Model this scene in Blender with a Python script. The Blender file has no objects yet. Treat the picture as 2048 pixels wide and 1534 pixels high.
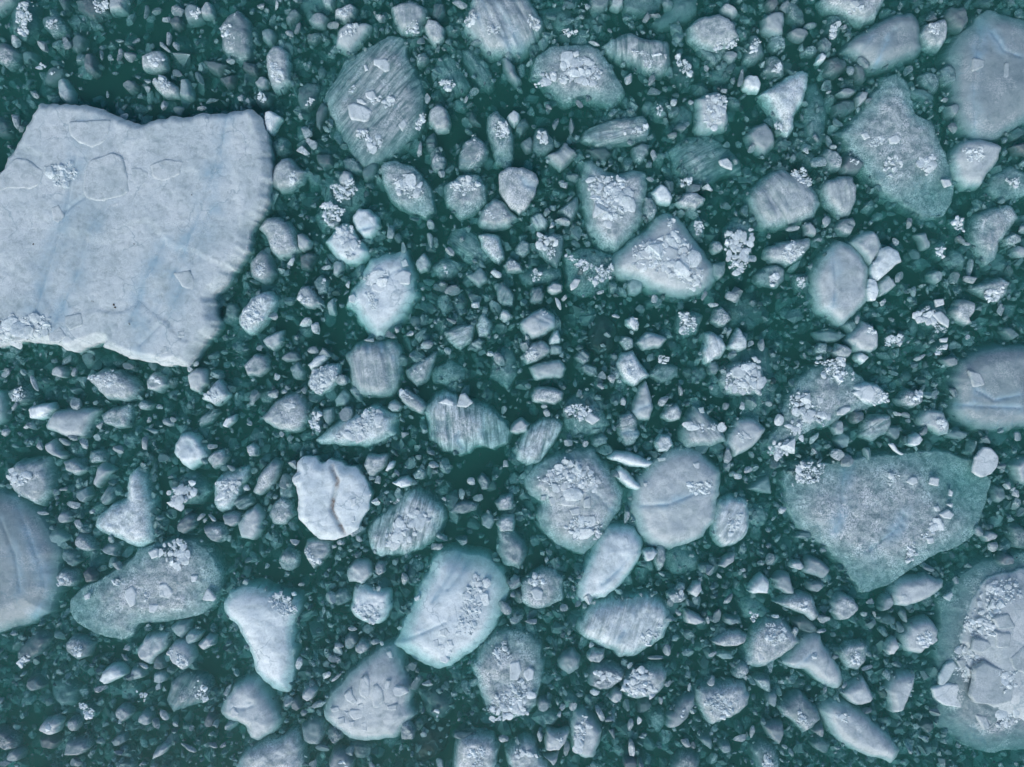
import bpy, math, random, re
import numpy as np
from mathutils import Matrix

# ---------------------------------------------------------------- camera, sky, sun, exposure
scene = bpy.context.scene
CAM_H = 28.0                      # metres above the water
MPP = 0.02                        # metres of water per photograph pixel
cam_data = bpy.data.cameras.new('camera')
cam_data.sensor_fit = 'HORIZONTAL'
cam_data.angle_x = 2 * math.atan(1024 * MPP / CAM_H)
cam_data.clip_start = 0.5
cam_data.clip_end = 2000
cam = bpy.data.objects.new('camera', cam_data)
scene.collection.objects.link(cam)
cam.location = (0, 0, CAM_H)
scene.camera = cam

SUN_EL, SUN_AZ = math.radians(38), math.radians(200)
world = bpy.data.worlds.new('World')
scene.world = world
world.use_nodes = True
wn = world.node_tree
for n in list(wn.nodes):
    wn.nodes.remove(n)
w_out = wn.nodes.new('ShaderNodeOutputWorld')
w_bg = wn.nodes.new('ShaderNodeBackground')
w_sky = wn.nodes.new('ShaderNodeTexSky')
w_sky.sky_type = 'NISHITA'
w_sky.sun_disc = False
w_sky.sun_elevation = SUN_EL
w_sky.sun_rotation = SUN_AZ
w_sky.air_density = 1.0
w_sky.dust_density = 1.5
w_sky.ozone_density = 1.0
w_bg.inputs['Strength'].default_value = 0.105
wn.links.new(w_sky.outputs[0], w_bg.inputs['Color'])
wn.links.new(w_bg.outputs[0], w_out.inputs['Surface'])

sun_data = bpy.data.lights.new('sun', 'SUN')
sun_data.energy = 1.1
sun_data.angle = math.radians(30)
sun_data.color = (1.0, 0.975, 0.95)
sun = bpy.data.objects.new('sun', sun_data)
scene.collection.objects.link(sun)
sun.location = (0, 0, 40)
sun.rotation_euler = (math.pi / 2 - SUN_EL, 0, math.pi - SUN_AZ)

scene.view_settings.view_transform = 'Standard'
scene.view_settings.look = 'None'
scene.view_settings.gamma = 1.0
scene.view_settings.exposure = 0.54
scene.view_settings.use_curve_mapping = False
cy = scene.cycles
cy.use_denoising = True
try:
    cy.denoiser = 'OPENIMAGEDENOISE'
    cy.denoising_input_passes = 'RGB_ALBEDO_NORMAL'
    cy.denoising_prefilter = 'ACCURATE'
except Exception:
    pass
cy.max_bounces = 4
cy.diffuse_bounces = 2
cy.glossy_bounces = 1
cy.transparent_max_bounces = 12
cy.transmission_bounces = 3
cy.volume_bounces = 2
cy.use_adaptive_sampling = True
cy.adaptive_threshold = 0.03
cy.caustics_reflective = False
cy.caustics_refractive = False

COL = scene.collection

# ---------------------------------------------------------------- materials
def new_mat(name):
    m = bpy.data.materials.new(name)
    m.use_nodes = True
    nt = m.node_tree
    for n in list(nt.nodes):
        nt.nodes.remove(n)
    return m, nt

class NT:
    """short hand for building node trees"""
    def __init__(self, nt):
        self.nt = nt
    def n(self, typ, **kw):
        nd = self.nt.nodes.new('ShaderNode' + typ)
        for k, v in kw.items():
            setattr(nd, k, v)
        return nd
    def link(self, a, b):
        self.nt.links.new(a, b)
    def put(self, sock, v):
        if hasattr(v, 'links') or hasattr(v, 'is_output'):
            self.link(v, sock)
        else:
            sock.default_value = v
    def math(self, op, a, b=0.0, c=None, clamp=False):
        nd = self.n('Math', operation=op, use_clamp=clamp)
        self.put(nd.inputs[0], a); self.put(nd.inputs[1], b)
        if c is not None:
            self.put(nd.inputs[2], c)
        return nd.outputs[0]
    def noise(self, vec, scale, detail=4, rough=0.55, dist=0.0):
        nd = self.n('TexNoise')
        self.put(nd.inputs['Vector'], vec)
        nd.inputs['Scale'].default_value = scale
        nd.inputs['Detail'].default_value = detail
        nd.inputs['Roughness'].default_value = rough
        nd.inputs['Distortion'].default_value = dist
        return nd.outputs['Fac']
    def step(self, v, lo, hi, to0=0.0, to1=1.0):
        nd = self.n('MapRange', interpolation_type='SMOOTHSTEP')
        self.put(nd.inputs['Value'], v)
        nd.inputs['From Min'].default_value = lo
        nd.inputs['From Max'].default_value = hi
        nd.inputs['To Min'].default_value = to0
        nd.inputs['To Max'].default_value = to1
        return nd.outputs[0]
    def mix(self, f, a, b):
        nd = self.n('Mix', data_type='RGBA')
        self.put(nd.inputs[0], f); self.put(nd.inputs[6], a); self.put(nd.inputs[7], b)
        return nd.outputs[2]
    def attr(self, name, typ='OBJECT'):
        nd = self.n('Attribute', attribute_type=typ, attribute_name=name)
        return nd.outputs['Fac']

def make_ice():
    m, nt = new_mat('glacier_ice')
    b = NT(nt)
    tc = b.n('TexCoord')
    oi = b.n('ObjectInfo')
    off = b.n('Vector_Math' if False else 'VectorMath', operation='ADD')
    cx = b.n('CombineXYZ')
    b.link(b.math('MULTIPLY', oi.outputs['Random'], 97.0), cx.inputs[0])
    b.link(b.math('MULTIPLY', oi.outputs['Random'], 53.0), cx.inputs[1])
    b.link(tc.outputs['Object'], off.inputs[0]); b.link(cx.outputs[0], off.inputs[1])
    vec = off.outputs[0]
    tone, stripe, gran, sang, fib = b.attr('tone'), b.attr('stripe'), b.attr('gran'), b.attr('sang'), b.attr('fib')
    pvar, vein, stain = b.attr('pvar', 'GEOMETRY'), b.attr('vein', 'GEOMETRY'), b.attr('stain', 'GEOMETRY')
    broad = b.noise(vec, 0.55, 2, 0.55)
    mid = b.noise(vec, 3.2, 5, 0.68, 0.4)
    fine = b.noise(vec, 17.0, 3, 0.7)
    # layers of bubbly white and clear ice along one direction
    vr = b.n('VectorRotate', rotation_type='Z_AXIS')
    b.link(vec, vr.inputs['Vector']); b.link(sang, vr.inputs['Angle'])
    sc = b.n('VectorMath', operation='MULTIPLY')
    b.link(vr.outputs[0], sc.inputs[0]); sc.inputs[1].default_value = (0.55, 4.2, 1.0)
    st_f = b.noise(sc.outputs[0], 1.5, 5, 0.66, 0.6)
    sc2 = b.n('VectorMath', operation='MULTIPLY')
    b.link(vr.outputs[0], sc2.inputs[0]); sc2.inputs[1].default_value = (0.35, 1.6, 1.0)
    st_b = b.noise(sc2.outputs[0], 0.8, 2, 0.55, 0.3)
    stripes = b.math('MULTIPLY', b.step(st_f, 0.36, 0.60), b.step(st_b, 0.28, 0.52, 0.55, 1.0))
    smooth_w = b.math('MULTIPLY', b.step(mid, 0.25, 0.60, 0.62, 1.0), b.step(broad, 0.3, 0.62, 0.78, 1.0))
    gr = b.math('MULTIPLY', b.step(mid, 0.36, 0.60, 0.28, 1.0), b.step(fine, 0.34, 0.62, 0.45, 1.12))
    white = b.math('ADD', b.math('MULTIPLY', smooth_w, b.math('SUBTRACT', 1.0, gran)), b.math('MULTIPLY', gr, gran))
    ridge = b.math('ABSOLUTE', b.math('SUBTRACT', b.noise(vec, 5.5, 4, 0.6, 1.1), 0.5))
    fil = b.math('MULTIPLY', b.step(ridge, 0.0, 0.085, 1.0, 0.0), b.step(broad, 0.35, 0.6, 0.55, 1.0))
    fil = b.math('MAXIMUM', fil, b.math('MULTIPLY', gr, 0.42))
    white = b.math('ADD', b.math('MULTIPLY', white, b.math('SUBTRACT', 1.0, fib)), b.math('MULTIPLY', fil, fib))
    strf = b.math('SUBTRACT', 1.0, b.math('MULTIPLY', stripe, b.math('SUBTRACT', 1.0, stripes)))
    white = b.math('MULTIPLY', white, strf, clamp=True)
    white = b.math('MULTIPLY', white, b.step(fine, 0.25, 0.7, 0.86, 1.06), clamp=True)
    tint = b.mix(broad, (0.80, 0.955, 1.0, 1), (0.90, 0.985, 0.985, 1))
    tn = b.math('ADD', tone, pvar)
    tint = b.mix(b.step(tn, 0.3, 0.75), (0.72, 0.93, 1.0, 1), tint)
    wcol = b.n('VectorMath', operation='SCALE')
    b.link(tint, wcol.inputs[0]); b.link(tn, wcol.inputs['Scale'])
    clear = b.mix(mid, (0.045, 0.125, 0.135, 1), (0.10, 0.22, 0.24, 1))
    col = b.mix(white, clear, wcol.outputs[0])
    vn = b.math('MULTIPLY', vein, b.step(mid, 0.3, 0.6, 0.45, 1.0), clamp=True)
    col = b.mix(vn, col, (0.29, 0.46, 0.55, 1))
    col = b.mix(b.math('MULTIPLY', stain, b.step(mid, 0.35, 0.65, 0.0, 1.0), clamp=True), col, (0.16, 0.115, 0.085, 1))
    # hairline fractures
    wob = b.n('VectorMath', operation='ADD')
    wv = b.n('VectorMath', operation='SCALE')
    nz = b.n('TexNoise'); b.link(vec, nz.inputs['Vector']); nz.inputs['Scale'].default_value = 1.7; nz.inputs['Detail'].default_value = 3
    b.link(nz.outputs['Color'], wv.inputs[0]); wv.inputs['Scale'].default_value = 0.9
    b.link(vec, wob.inputs[0]); b.link(wv.outputs[0], wob.inputs[1])
    vo = b.n('TexVoronoi', feature='DISTANCE_TO_EDGE'); vo.inputs['Scale'].default_value = 0.75
    b.link(wob.outputs[0], vo.inputs['Vector'])
    crk = b.math('MULTIPLY', b.step(vo.outputs['Distance'], 0.0, 0.03, 0.5, 0.0), b.step(broad, 0.48, 0.6))
    col = b.mix(crk, col, (0.20, 0.33, 0.38, 1))
    # crumbly frost
    fro = b.math('MULTIPLY', b.step(b.noise(vec, 1.25, 3, 0.6), 0.50, 0.60), b.step(fine, 0.44, 0.58))
    fro = b.math('MULTIPLY', fro, b.math('ADD', 0.18, b.math('MULTIPLY', gran, 0.6)))
    fro = b.math('MULTIPLY', fro, b.math('SUBTRACT', 1.0, b.math('MULTIPLY', fib, 0.6)))
    fro = b.math('MULTIPLY', fro, b.step(tone, 0.1, 0.4))
    col = b.mix(fro, col, (0.86, 0.92, 0.94, 1))
    p = b.n('BsdfPrincipled')
    b.link(col, p.inputs['Base Color'])
    p.inputs['Roughness'].default_value = 0.32
    p.inputs['IOR'].default_value = 1.31
    p.inputs['Specular IOR Level'].default_value = 0.5
    bump = b.n('Bump')
    bump.inputs['Strength'].default_value = 0.45
    bump.inputs['Distance'].default_value = 0.05
    hgt = b.math('ADD', b.math('MULTIPLY', mid, 1.2), b.math('MULTIPLY', fine, b.math('ADD', 0.25, b.math('MULTIPLY', gran, 0.45))))
    hgt = b.math('ADD', hgt, b.math('MULTIPLY', b.math('MULTIPLY', stripe, stripes), 0.8))
    b.link(hgt, bump.inputs['Height'])
    b.link(bump.outputs[0], p.inputs['Normal'])
    out = b.n('OutputMaterial')
    b.link(p.outputs[0], out.inputs['Surface'])
    return m

def make_dirt():
    m, nt = new_mat('gravel_dirt')
    b = NT(nt)
    tc = b.n('TexCoord')
    f = b.noise(tc.outputs['Object'], 30, 4)
    col = b.mix(f, (0.03, 0.027, 0.022, 1), (0.11, 0.095, 0.075, 1))
    p = b.n('BsdfPrincipled')
    b.link(col, p.inputs['Base Color']); p.inputs['Roughness'].default_value = 0.8
    out = b.n('OutputMaterial'); b.link(p.outputs[0], out.inputs['Surface'])
    return m

def make_water():
    m, nt = new_mat('silty_fjord_water')
    b = NT(nt)
    tc = b.n('TexCoord')
    rip = b.noise(tc.outputs['Object'], 2.2, 4, 0.5, 0.2)
    bump = b.n('Bump'); bump.inputs['Strength'].default_value = 0.10; bump.inputs['Distance'].default_value = 0.03
    b.link(rip, bump.inputs['Height'])
    fr = b.n('Fresnel'); fr.inputs['IOR'].default_value = 1.33
    b.link(bump.outputs[0], fr.inputs['Normal'])
    tr = b.n('BsdfTransparent')
    gl = b.n('BsdfAnisotropic') if False else b.n('BsdfGlossy')
    gl.inputs['Roughness'].default_value = 0.08
    b.link(bump.outputs[0], gl.inputs['Normal'])
    mx = b.n('MixShader')
    geo = b.n('NewGeometry')
    b.link(b.math('MULTIPLY', fr.outputs[0], b.math('SUBTRACT', 1.0, geo.outputs['Backfacing'])), mx.inputs[0]); b.link(tr.outputs[0], mx.inputs[1]); b.link(gl.outputs[0], mx.inputs[2])
    ab = b.n('VolumeCoefficients')
    ab.inputs['Absorption Coefficients'].default_value = WATER_ABS
    ab.inputs['Scatter Coefficients'].default_value = WATER_SCA
    out = b.n('OutputMaterial')
    b.link(mx.outputs[0], out.inputs['Surface']); b.link(ab.outputs[0], out.inputs['Volume'])
    return m

def make_deep():
    m, nt = new_mat('suspended_glacial_silt')
    b = NT(nt)
    tc = b.n('TexCoord')
    f = b.noise(tc.outputs['Object'], 0.12, 4, 0.5)
    col = b.mix(f, (0.36, 0.60, 0.60, 1), (0.46, 0.68, 0.68, 1))
    p = b.n('BsdfDiffuse'); b.link(col, p.inputs['Color'])
    out = b.n('OutputMaterial'); b.link(p.outputs[0], out.inputs['Surface'])
    return m

WATER_ABS = (1.20, 0.45, 0.52)      # per metre
WATER_SCA = (0.115, 0.31, 0.27)
ICE, DIRT, WATER, DEEP = make_ice(), make_dirt(), make_water(), make_deep()

# ---------------------------------------------------------------- helpers
def link(o):
    COL.objects.link(o)
    return o

def mesh_from(name, verts, tris, mat, smooth=True, attrs=None, quads=None):
    me = bpy.data.meshes.new(name)
    verts = np.asarray(verts, dtype=np.float32)
    lists = []
    nt_ = 0 if tris is None else len(tris)
    nq = 0 if quads is None else len(quads)
    loops = []
    if nt_:
        loops.append(np.asarray(tris, dtype=np.int32).ravel())
    if nq:
        loops.append(np.asarray(quads, dtype=np.int32).ravel())
    lv = np.concatenate(loops)
    starts = np.concatenate([np.arange(nt_) * 3, nt_ * 3 + np.arange(nq) * 4]).astype(np.int32)
    totals = np.concatenate([np.full(nt_, 3), np.full(nq, 4)]).astype(np.int32)
    me.vertices.add(len(verts)); me.vertices.foreach_set('co', verts.ravel())
    me.loops.add(len(lv)); me.loops.foreach_set('vertex_index', lv)
    me.polygons.add(nt_ + nq)
    me.polygons.foreach_set('loop_start', starts)
    me.polygons.foreach_set('loop_total', totals)
    me.polygons.foreach_set('use_smooth', np.full(nt_ + nq, smooth))
    for k, v in (attrs or {}).items():
        a = me.attributes.new(k, 'FLOAT', 'POINT')
        a.data.foreach_set('value', np.asarray(v, dtype=np.float32))
    me.update(calc_edges=True)
    me.validate()
    me.materials.append(mat)
    return me

def lattice(ix, iy, seed):
    h = (ix.astype(np.int64) * 374761393 + iy.astype(np.int64) * 668265263 + int(seed) * 974634777) & 0xFFFFFFFF
    h = ((h ^ (h >> 13)) * 1274126177) & 0xFFFFFFFF
    h = h ^ (h >> 16)
    return (h & 0xFFFF) / 65535.0 * 2 - 1

def vnoise(x, y, seed):
    ix, iy = np.floor(x), np.floor(y)
    fx, fy = x - ix, y - iy
    fx = fx * fx * fx * (fx * (fx * 6 - 15) + 10); fy = fy * fy * fy * (fy * (fy * 6 - 15) + 10)
    a = lattice(ix, iy, seed); b_ = lattice(ix + 1, iy, seed)
    c = lattice(ix, iy + 1, seed); d = lattice(ix + 1, iy + 1, seed)
    return (a * (1 - fx) + b_ * fx) * (1 - fy) + (c * (1 - fx) + d * fx) * fy

def fbm(x, y, seed, octaves=4, gain=0.5):
    s, amp, tot = 0.0, 1.0, 0.0
    for k in range(octaves):
        s = s + amp * vnoise(x * 2 ** k + 17.3 * k, y * 2 ** k - 9.1 * k, seed + k)
        tot += amp; amp *= gain
    return s / tot

def px(p, z=0.0):
    """photograph pixel -> point at height z above the water"""
    p = np.asarray(p, dtype=float).reshape(-1, 2)
    k = MPP * (CAM_H - z) / CAM_H
    return np.stack([(p[:, 0] - 1024) * k, (767 - p[:, 1]) * k], 1)

def resample(poly, rng, rough=0.05, target=0.09):
    """natural outline: rounded corners, then broken by midpoint displacement"""
    P = np.asarray(poly)
    N = np.roll(P, -1, 0)
    cut = rng.uniform(0.04, 0.13, (len(P), 1))
    P = np.stack([P * (1 - cut) + N * cut, P * cut + N * (1 - cut)], 1).reshape(-1, 2)
    for _ in range(7):
        N = np.roll(P, -1, 0)
        d = N - P
        L = np.hypot(d[:, 0], d[:, 1])
        if L.max() < target * 1.6:
            break
        out = []
        for i in range(len(P)):
            out.append(P[i])
            if L[i] > target:
                nrm = np.array([-d[i, 1], d[i, 0]])
                out.append(P[i] + d[i] * rng.uniform(0.42, 0.58) + nrm * rng.normal(0, rough))
        P = np.array(out)
    return P

def poly_sdf(P, pts):
    """signed distance (inside positive) and nearest outline point"""
    A = P; B = np.roll(P, -1, 0); D = B - A
    best = np.full(len(pts), 1e9); near = np.zeros_like(pts)
    inside = np.zeros(len(pts), bool)
    x, y = pts[:, 0], pts[:, 1]
    dd = (D ** 2).sum(1) + 1e-12
    for i in range(len(A)):
        t = np.clip(((x - A[i, 0]) * D[i, 0] + (y - A[i, 1]) * D[i, 1]) / dd[i], 0, 1)
        qx, qy = A[i, 0] + t * D[i, 0], A[i, 1] + t * D[i, 1]
        d2 = (x - qx) ** 2 + (y - qy) ** 2
        m = d2 < best
        best[m] = d2[m]; near[m, 0] = qx[m]; near[m, 1] = qy[m]
        c = ((A[i, 1] > y) != (B[i, 1] > y))
        if c.any():
            xi = A[i, 0] + (y - A[i, 1]) / (B[i, 1] - A[i, 1] + 1e-15) * D[i, 0]
            inside ^= c & (x < xi)
    d = np.sqrt(best)
    return np.where(inside, d, -d), near

def line_dist(L, pts):
    best = np.full(len(pts), 1e9)
    for a, c in zip(L[:-1], L[1:]):
        d = c - a
        t = np.clip(((pts - a) @ d) / (d @ d + 1e-12), 0, 1)
        q = a + t[:, None] * d
        best = np.minimum(best, ((pts - q) ** 2).sum(1))
    return np.sqrt(best)

STYLE = {  # top, edge height (m, relative to the water), rim width share
    'W': dict(top=lambda r: 0.16 + 0.09 * min(r, 4), edge=lambda r: 0.02 if r < 3 else 0.18, rim=0.28),
    'P': dict(top=lambda r: 0.08 + 0.05 * min(r, 1.6), edge=lambda r: -0.10 - 0.07 * min(r, 1.2), rim=0.44),
    'S': dict(top=lambda r: 0.0, edge=lambda r: -0.13 - 0.05 * min(r, 1.2), rim=0.35),
    'D': dict(top=lambda r: -0.22, edge=lambda r: -0.40, rim=0.6),
    'K': dict(top=lambda r: -0.30, edge=lambda r: -0.5, rim=0.5),
}
TONE = {1: 0.03, 2: 0.05, 3: 0.42, 4: 0.66, 5: 0.95}  # ice whiteness; the grey step on outer bergs has lens vignette painted in

class Lump:
    """one lump of ice: outline, height field over it, closed mesh"""
    def __init__(self, poly_px, style, rng, base=None, height=None, rim=None, res=None, stripes=None, veins=(), stains=(), flat=False, gran=0.0, dz=0.0):
        S = STYLE[style]
        self.rng = rng; self.seed = int(rng.integers(1, 1 << 30))
        raw = px(poly_px)
        size = math.sqrt(max(np.ptp(raw[:, 0]), 0.05) * max(np.ptp(raw[:, 1]), 0.05))
        r0 = size * 0.42
        self.ze = S['edge'](r0) if base is None else base
        self.zt = S['top'](r0) if height is None else self.ze + height
        self.zt += 0 if height is not None else float(rng.normal(0, 0.018)) + dz
        self.ze += dz
        raw = px(poly_px, self.ze)
        self.c = raw.mean(0)
        self.P = resample(raw, rng, (0.05 if r0 < 3 else 0.09) if not flat else 0.02, max(0.045, min(0.12, size * 0.05)))
        self.r = r0
        self.w = (S['rim'] if rim is None else rim) * r0 * (1 - 0.4 * math.exp(-r0 / 0.45) if rim is None else 1)
        if style == 'W' and r0 > 3 and rim is None:
            self.w = 0.35
        self.style = style; self.flat = flat; self.gran = gran
        self.stripes = stripes
        self.veins = [px(np.array(v).reshape(-1, 2), self.zt) for v in veins]
        self.stains = [px(np.array(v).reshape(-1, 2), self.zt) for v in stains]
        k = 7 if r0 < 0.6 else 9
        self.fa = (np.arange(k) + rng.uniform(0, 0.9, k)) * 2 * math.pi / k
        sl = 0.55 * math.exp(-r0 / 0.45) + 0.09
        self.fs = rng.uniform(0.6, 1.7, k) * sl
        self.fo = rng.uniform(0.25, 0.9, k)
        self.sup = np.array([((self.P - self.c) @ np.array([math.cos(a_), math.sin(a_)])).max() for a_ in self.fa])
        ta = rng.uniform(0, 6.28); ts = rng.uniform(0.0, 1.0) * (0.22 * math.exp(-r0 / 0.6) + 0.03)
        self.topn = np.array([math.cos(ta), math.sin(ta)]) * ts
        self.tilt = rng.normal(0, 0.02, 2)
        self.h = res or max(0.024, min(0.055, r0 / 9))

    def height(self, pts, sdf):
        q = pts - self.c
        t = np.clip(sdf / self.w, 0, 1)
        prof = 1 - (1 - t) ** 1.7
        span = self.zt - self.ze
        z = self.ze + span * prof
        r = self.r
        if self.flat:
            return z + 0.012 * fbm(pts[:, 0] * 4, pts[:, 1] * 4, self.seed, 3) * t
        # broken facets: a tilted top cut by sloping side planes
        f = q @ self.topn
        for a, sl, o_, h_ in zip(self.fa, self.fs, self.fo, self.sup):
            f = np.minimum(f, (o_ * h_ - (q[:, 0] * math.cos(a) + q[:, 1] * math.sin(a))) * sl)
        lim = {'W': 0.14 if r < 3 else 0.05, 'P': 0.20, 'S': 0.26, 'D': 0.3, 'K': 0.3}[self.style]
        z = z + np.maximum(f, -lim) * (0.25 + 0.75 * t) * (0.5 if self.style == 'W' else 1.0)
        z = z + (q @ self.tilt) * t
        L = max(0.35, 0.7 * r)
        amp = {'W': 0.05 if r < 3 else 0.02, 'P': 0.055, 'S': 0.075, 'D': 0.10, 'K': 0.06}[self.style] * min(1.5, 0.5 + r)
        z = z + amp * fbm(pts[:, 0] / L, pts[:, 1] / L, self.seed, 5, 0.55) * (0.35 + 0.65 * t)
        if self.gran:
            z = z + 0.045 * self.gran * fbm(pts[:, 0] * 5, pts[:, 1] * 5, self.seed + 9, 4, 0.7)
        if self.stripes is not None and self.style != 'W':
            a = math.radians(self.stripes)
            u = q[:, 0] * math.cos(a) - q[:, 1] * math.sin(a)
            v = q[:, 0] * math.sin(a) + q[:, 1] * math.cos(a)
            g = fbm(u * 0.5, v * 3.4, self.seed + 5, 4, 0.6)
            z = z - 0.16 * np.clip(-g - 0.02, 0, 0.5)
        if self.style == 'W' and r > 3:          # ledges of a broken berg top
            n = fbm(pts[:, 0] / 4.0, pts[:, 1] / 4.0, self.seed + 21, 3, 0.4) * 1.6 + 0.22 * (q[:, 0] + 0.35 * q[:, 1])
            fr_ = n - np.floor(n)
            z = z + 0.05 * (np.floor(n) + np.clip((fr_ - 0.5) * 9 + 0.5, 0, 1) - n) * t
        for v in self.veins:
            z = z - 0.05 * np.exp(-(line_dist(v, pts) / 0.06) ** 2) * t
        for v in self.stains:
            z = z - 0.16 * np.exp(-(line_dist(v, pts) / 0.09) ** 2) * t
        return z

    def at(self, pts):
        pts = np.atleast_2d(pts)
        s, _ = poly_sdf(self.P, pts)
        return self.height(pts, np.maximum(s, 0))

    def mesh(self, name, mat, under=None):
        P, h = self.P, self.h
        lo, hi = P.min(0) - h, P.max(0) + h
        nx, ny = int((hi[0] - lo[0]) / h) + 2, int((hi[1] - lo[1]) / h) + 2
        gx, gy = np.meshgrid(lo[0] + np.arange(nx) * h, lo[1] + np.arange(ny) * h)
        pts = np.stack([gx.ravel(), gy.ravel()], 1)
        sdf, near = poly_sdf(P, pts)
        ins = sdf > 0
        idx = np.arange(nx * ny).reshape(ny, nx)
        q = np.stack([idx[:-1, :-1], idx[:-1, 1:], idx[1:, 1:], idx[1:, :-1]], -1).reshape(-1, 4)
        q = q[ins[q].sum(1) >= 2]
        used = np.unique(q)
        remap = np.full(nx * ny, -1); remap[used] = np.arange(len(used))
        q = remap[q]
        V = pts[used].copy(); s = sdf[used].copy(); nr = near[used]
        outm = s < 0.3 * h
        V[outm] = nr[outm]; s = np.maximum(s, 0); s[outm] = 0
        z = self.height(V, s)
        nv = len(V)
        # outline edges -> skirt below
        e = np.concatenate([q[:, [0, 1]], q[:, [1, 2]], q[:, [2, 3]], q[:, [3, 0]]])
        key = np.minimum(e[:, 0], e[:, 1]).astype(np.int64) * (nv + 1) + np.maximum(e[:, 0], e[:, 1])
        uq, inv, cnt = np.unique(key, return_inverse=True, return_counts=True)
        be = e[cnt[inv] == 1]
        bv = np.unique(be); bm = np.full(nv, -1); bm[bv] = np.arange(len(bv))
        cen = V.mean(0)
        outw = V[bv] - cen
        outw /= np.linalg.norm(outw, axis=1)[:, None] + 1e-9
        depth = under if under is not None else 0.25 + 0.5 * min(self.r, 1.6)
        ap = min(0.22, 0.16 * self.r) if under is None else 0.0
        if self.style == 'W' and under is None:
            ap *= 0.12
        rings = []
        for o_, dz in ((ap * 0.45, -depth * 0.25), (ap, -depth * 0.55), (ap * 0.2, -depth * 0.85)):
            jit = 0.35 * ap * fbm(V[bv, 0] * 3, V[bv, 1] * 3, self.seed + 31, 3)
            rr = V[bv] + outw * (o_ + jit)[:, None]
            rings.append(np.column_stack([rr, z[bv] + dz]))
        allv = [np.column_stack([V, z])] + rings + [np.array([[cen[0], cen[1], self.ze - depth]])]
        nb = len(bv)
        quads = [q]
        prev = be
        base_i = nv
        a, c = be[:, 0], be[:, 1]
        for k in range(3):
            a2, c2 = base_i + bm[be[:, 0]], base_i + bm[be[:, 1]]
            quads.append(np.stack([c, a, a2, c2], 1))
            a, c = a2, c2
            base_i += nb
        tris = np.stack([c, a, np.full(len(a), base_i)], 1)
        VV = np.concatenate(allv)
        VV[:, 0] -= self.c[0]; VV[:, 1] -= self.c[1]
        attrs = {}
        if self.veins:
            f = np.zeros(len(VV))
            for v in self.veins:
                d = line_dist(v, V) + 0.05 * fbm(V[:, 0] * 3, V[:, 1] * 3, self.seed + 3, 3)
                
                na = np.clip(0.55 + 0.9 * fbm(V[:, 0] * 1.3, V[:, 1] * 1.3, self.seed + 8, 4), 0, 1)
                d2 = line_dist(v, V) + 0.22 * fbm(V[:, 0] * 1.1, V[:, 1] * 1.1, self.seed + 4, 4)
                f[:nv] = np.maximum(f[:nv], na * (0.55 * np.exp(-(d / 0.035) ** 2) + 0.95 * np.exp(-(d2 / (0.10 + 0.07 * self.r)) ** 2)))
            attrs['vein'] = np.clip(f, 0, 1) * 0.85
        if self.stains:
            f = np.zeros(len(VV))
            for v in self.stains:
                d = line_dist(v, V) + 0.06 * fbm(V[:, 0] * 4, V[:, 1] * 4, self.seed + 3, 3)
                f[:nv] = np.maximum(f[:nv], np.exp(-(d / 0.09) ** 2))
            attrs['stain'] = np.clip(f, 0, 1)
        return mesh_from(name, VV, tris, mat, True, attrs, np.concatenate(quads))

def props(o, tone, stripe=0.0, sang=0.0, gran=0.0, fib=0.0):
    o['fib'] = float(fib)
    o['tone'] = float(tone); o['stripe'] = float(stripe); o['sang'] = float(sang); o['gran'] = float(gran)
    return o

def tag(o, label=None, cat=None, group=None, kind=None):
    if label: o['label'] = label
    if cat: o['category'] = cat
    if group: o['group'] = group
    if kind: o['kind'] = kind
    return o

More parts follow.
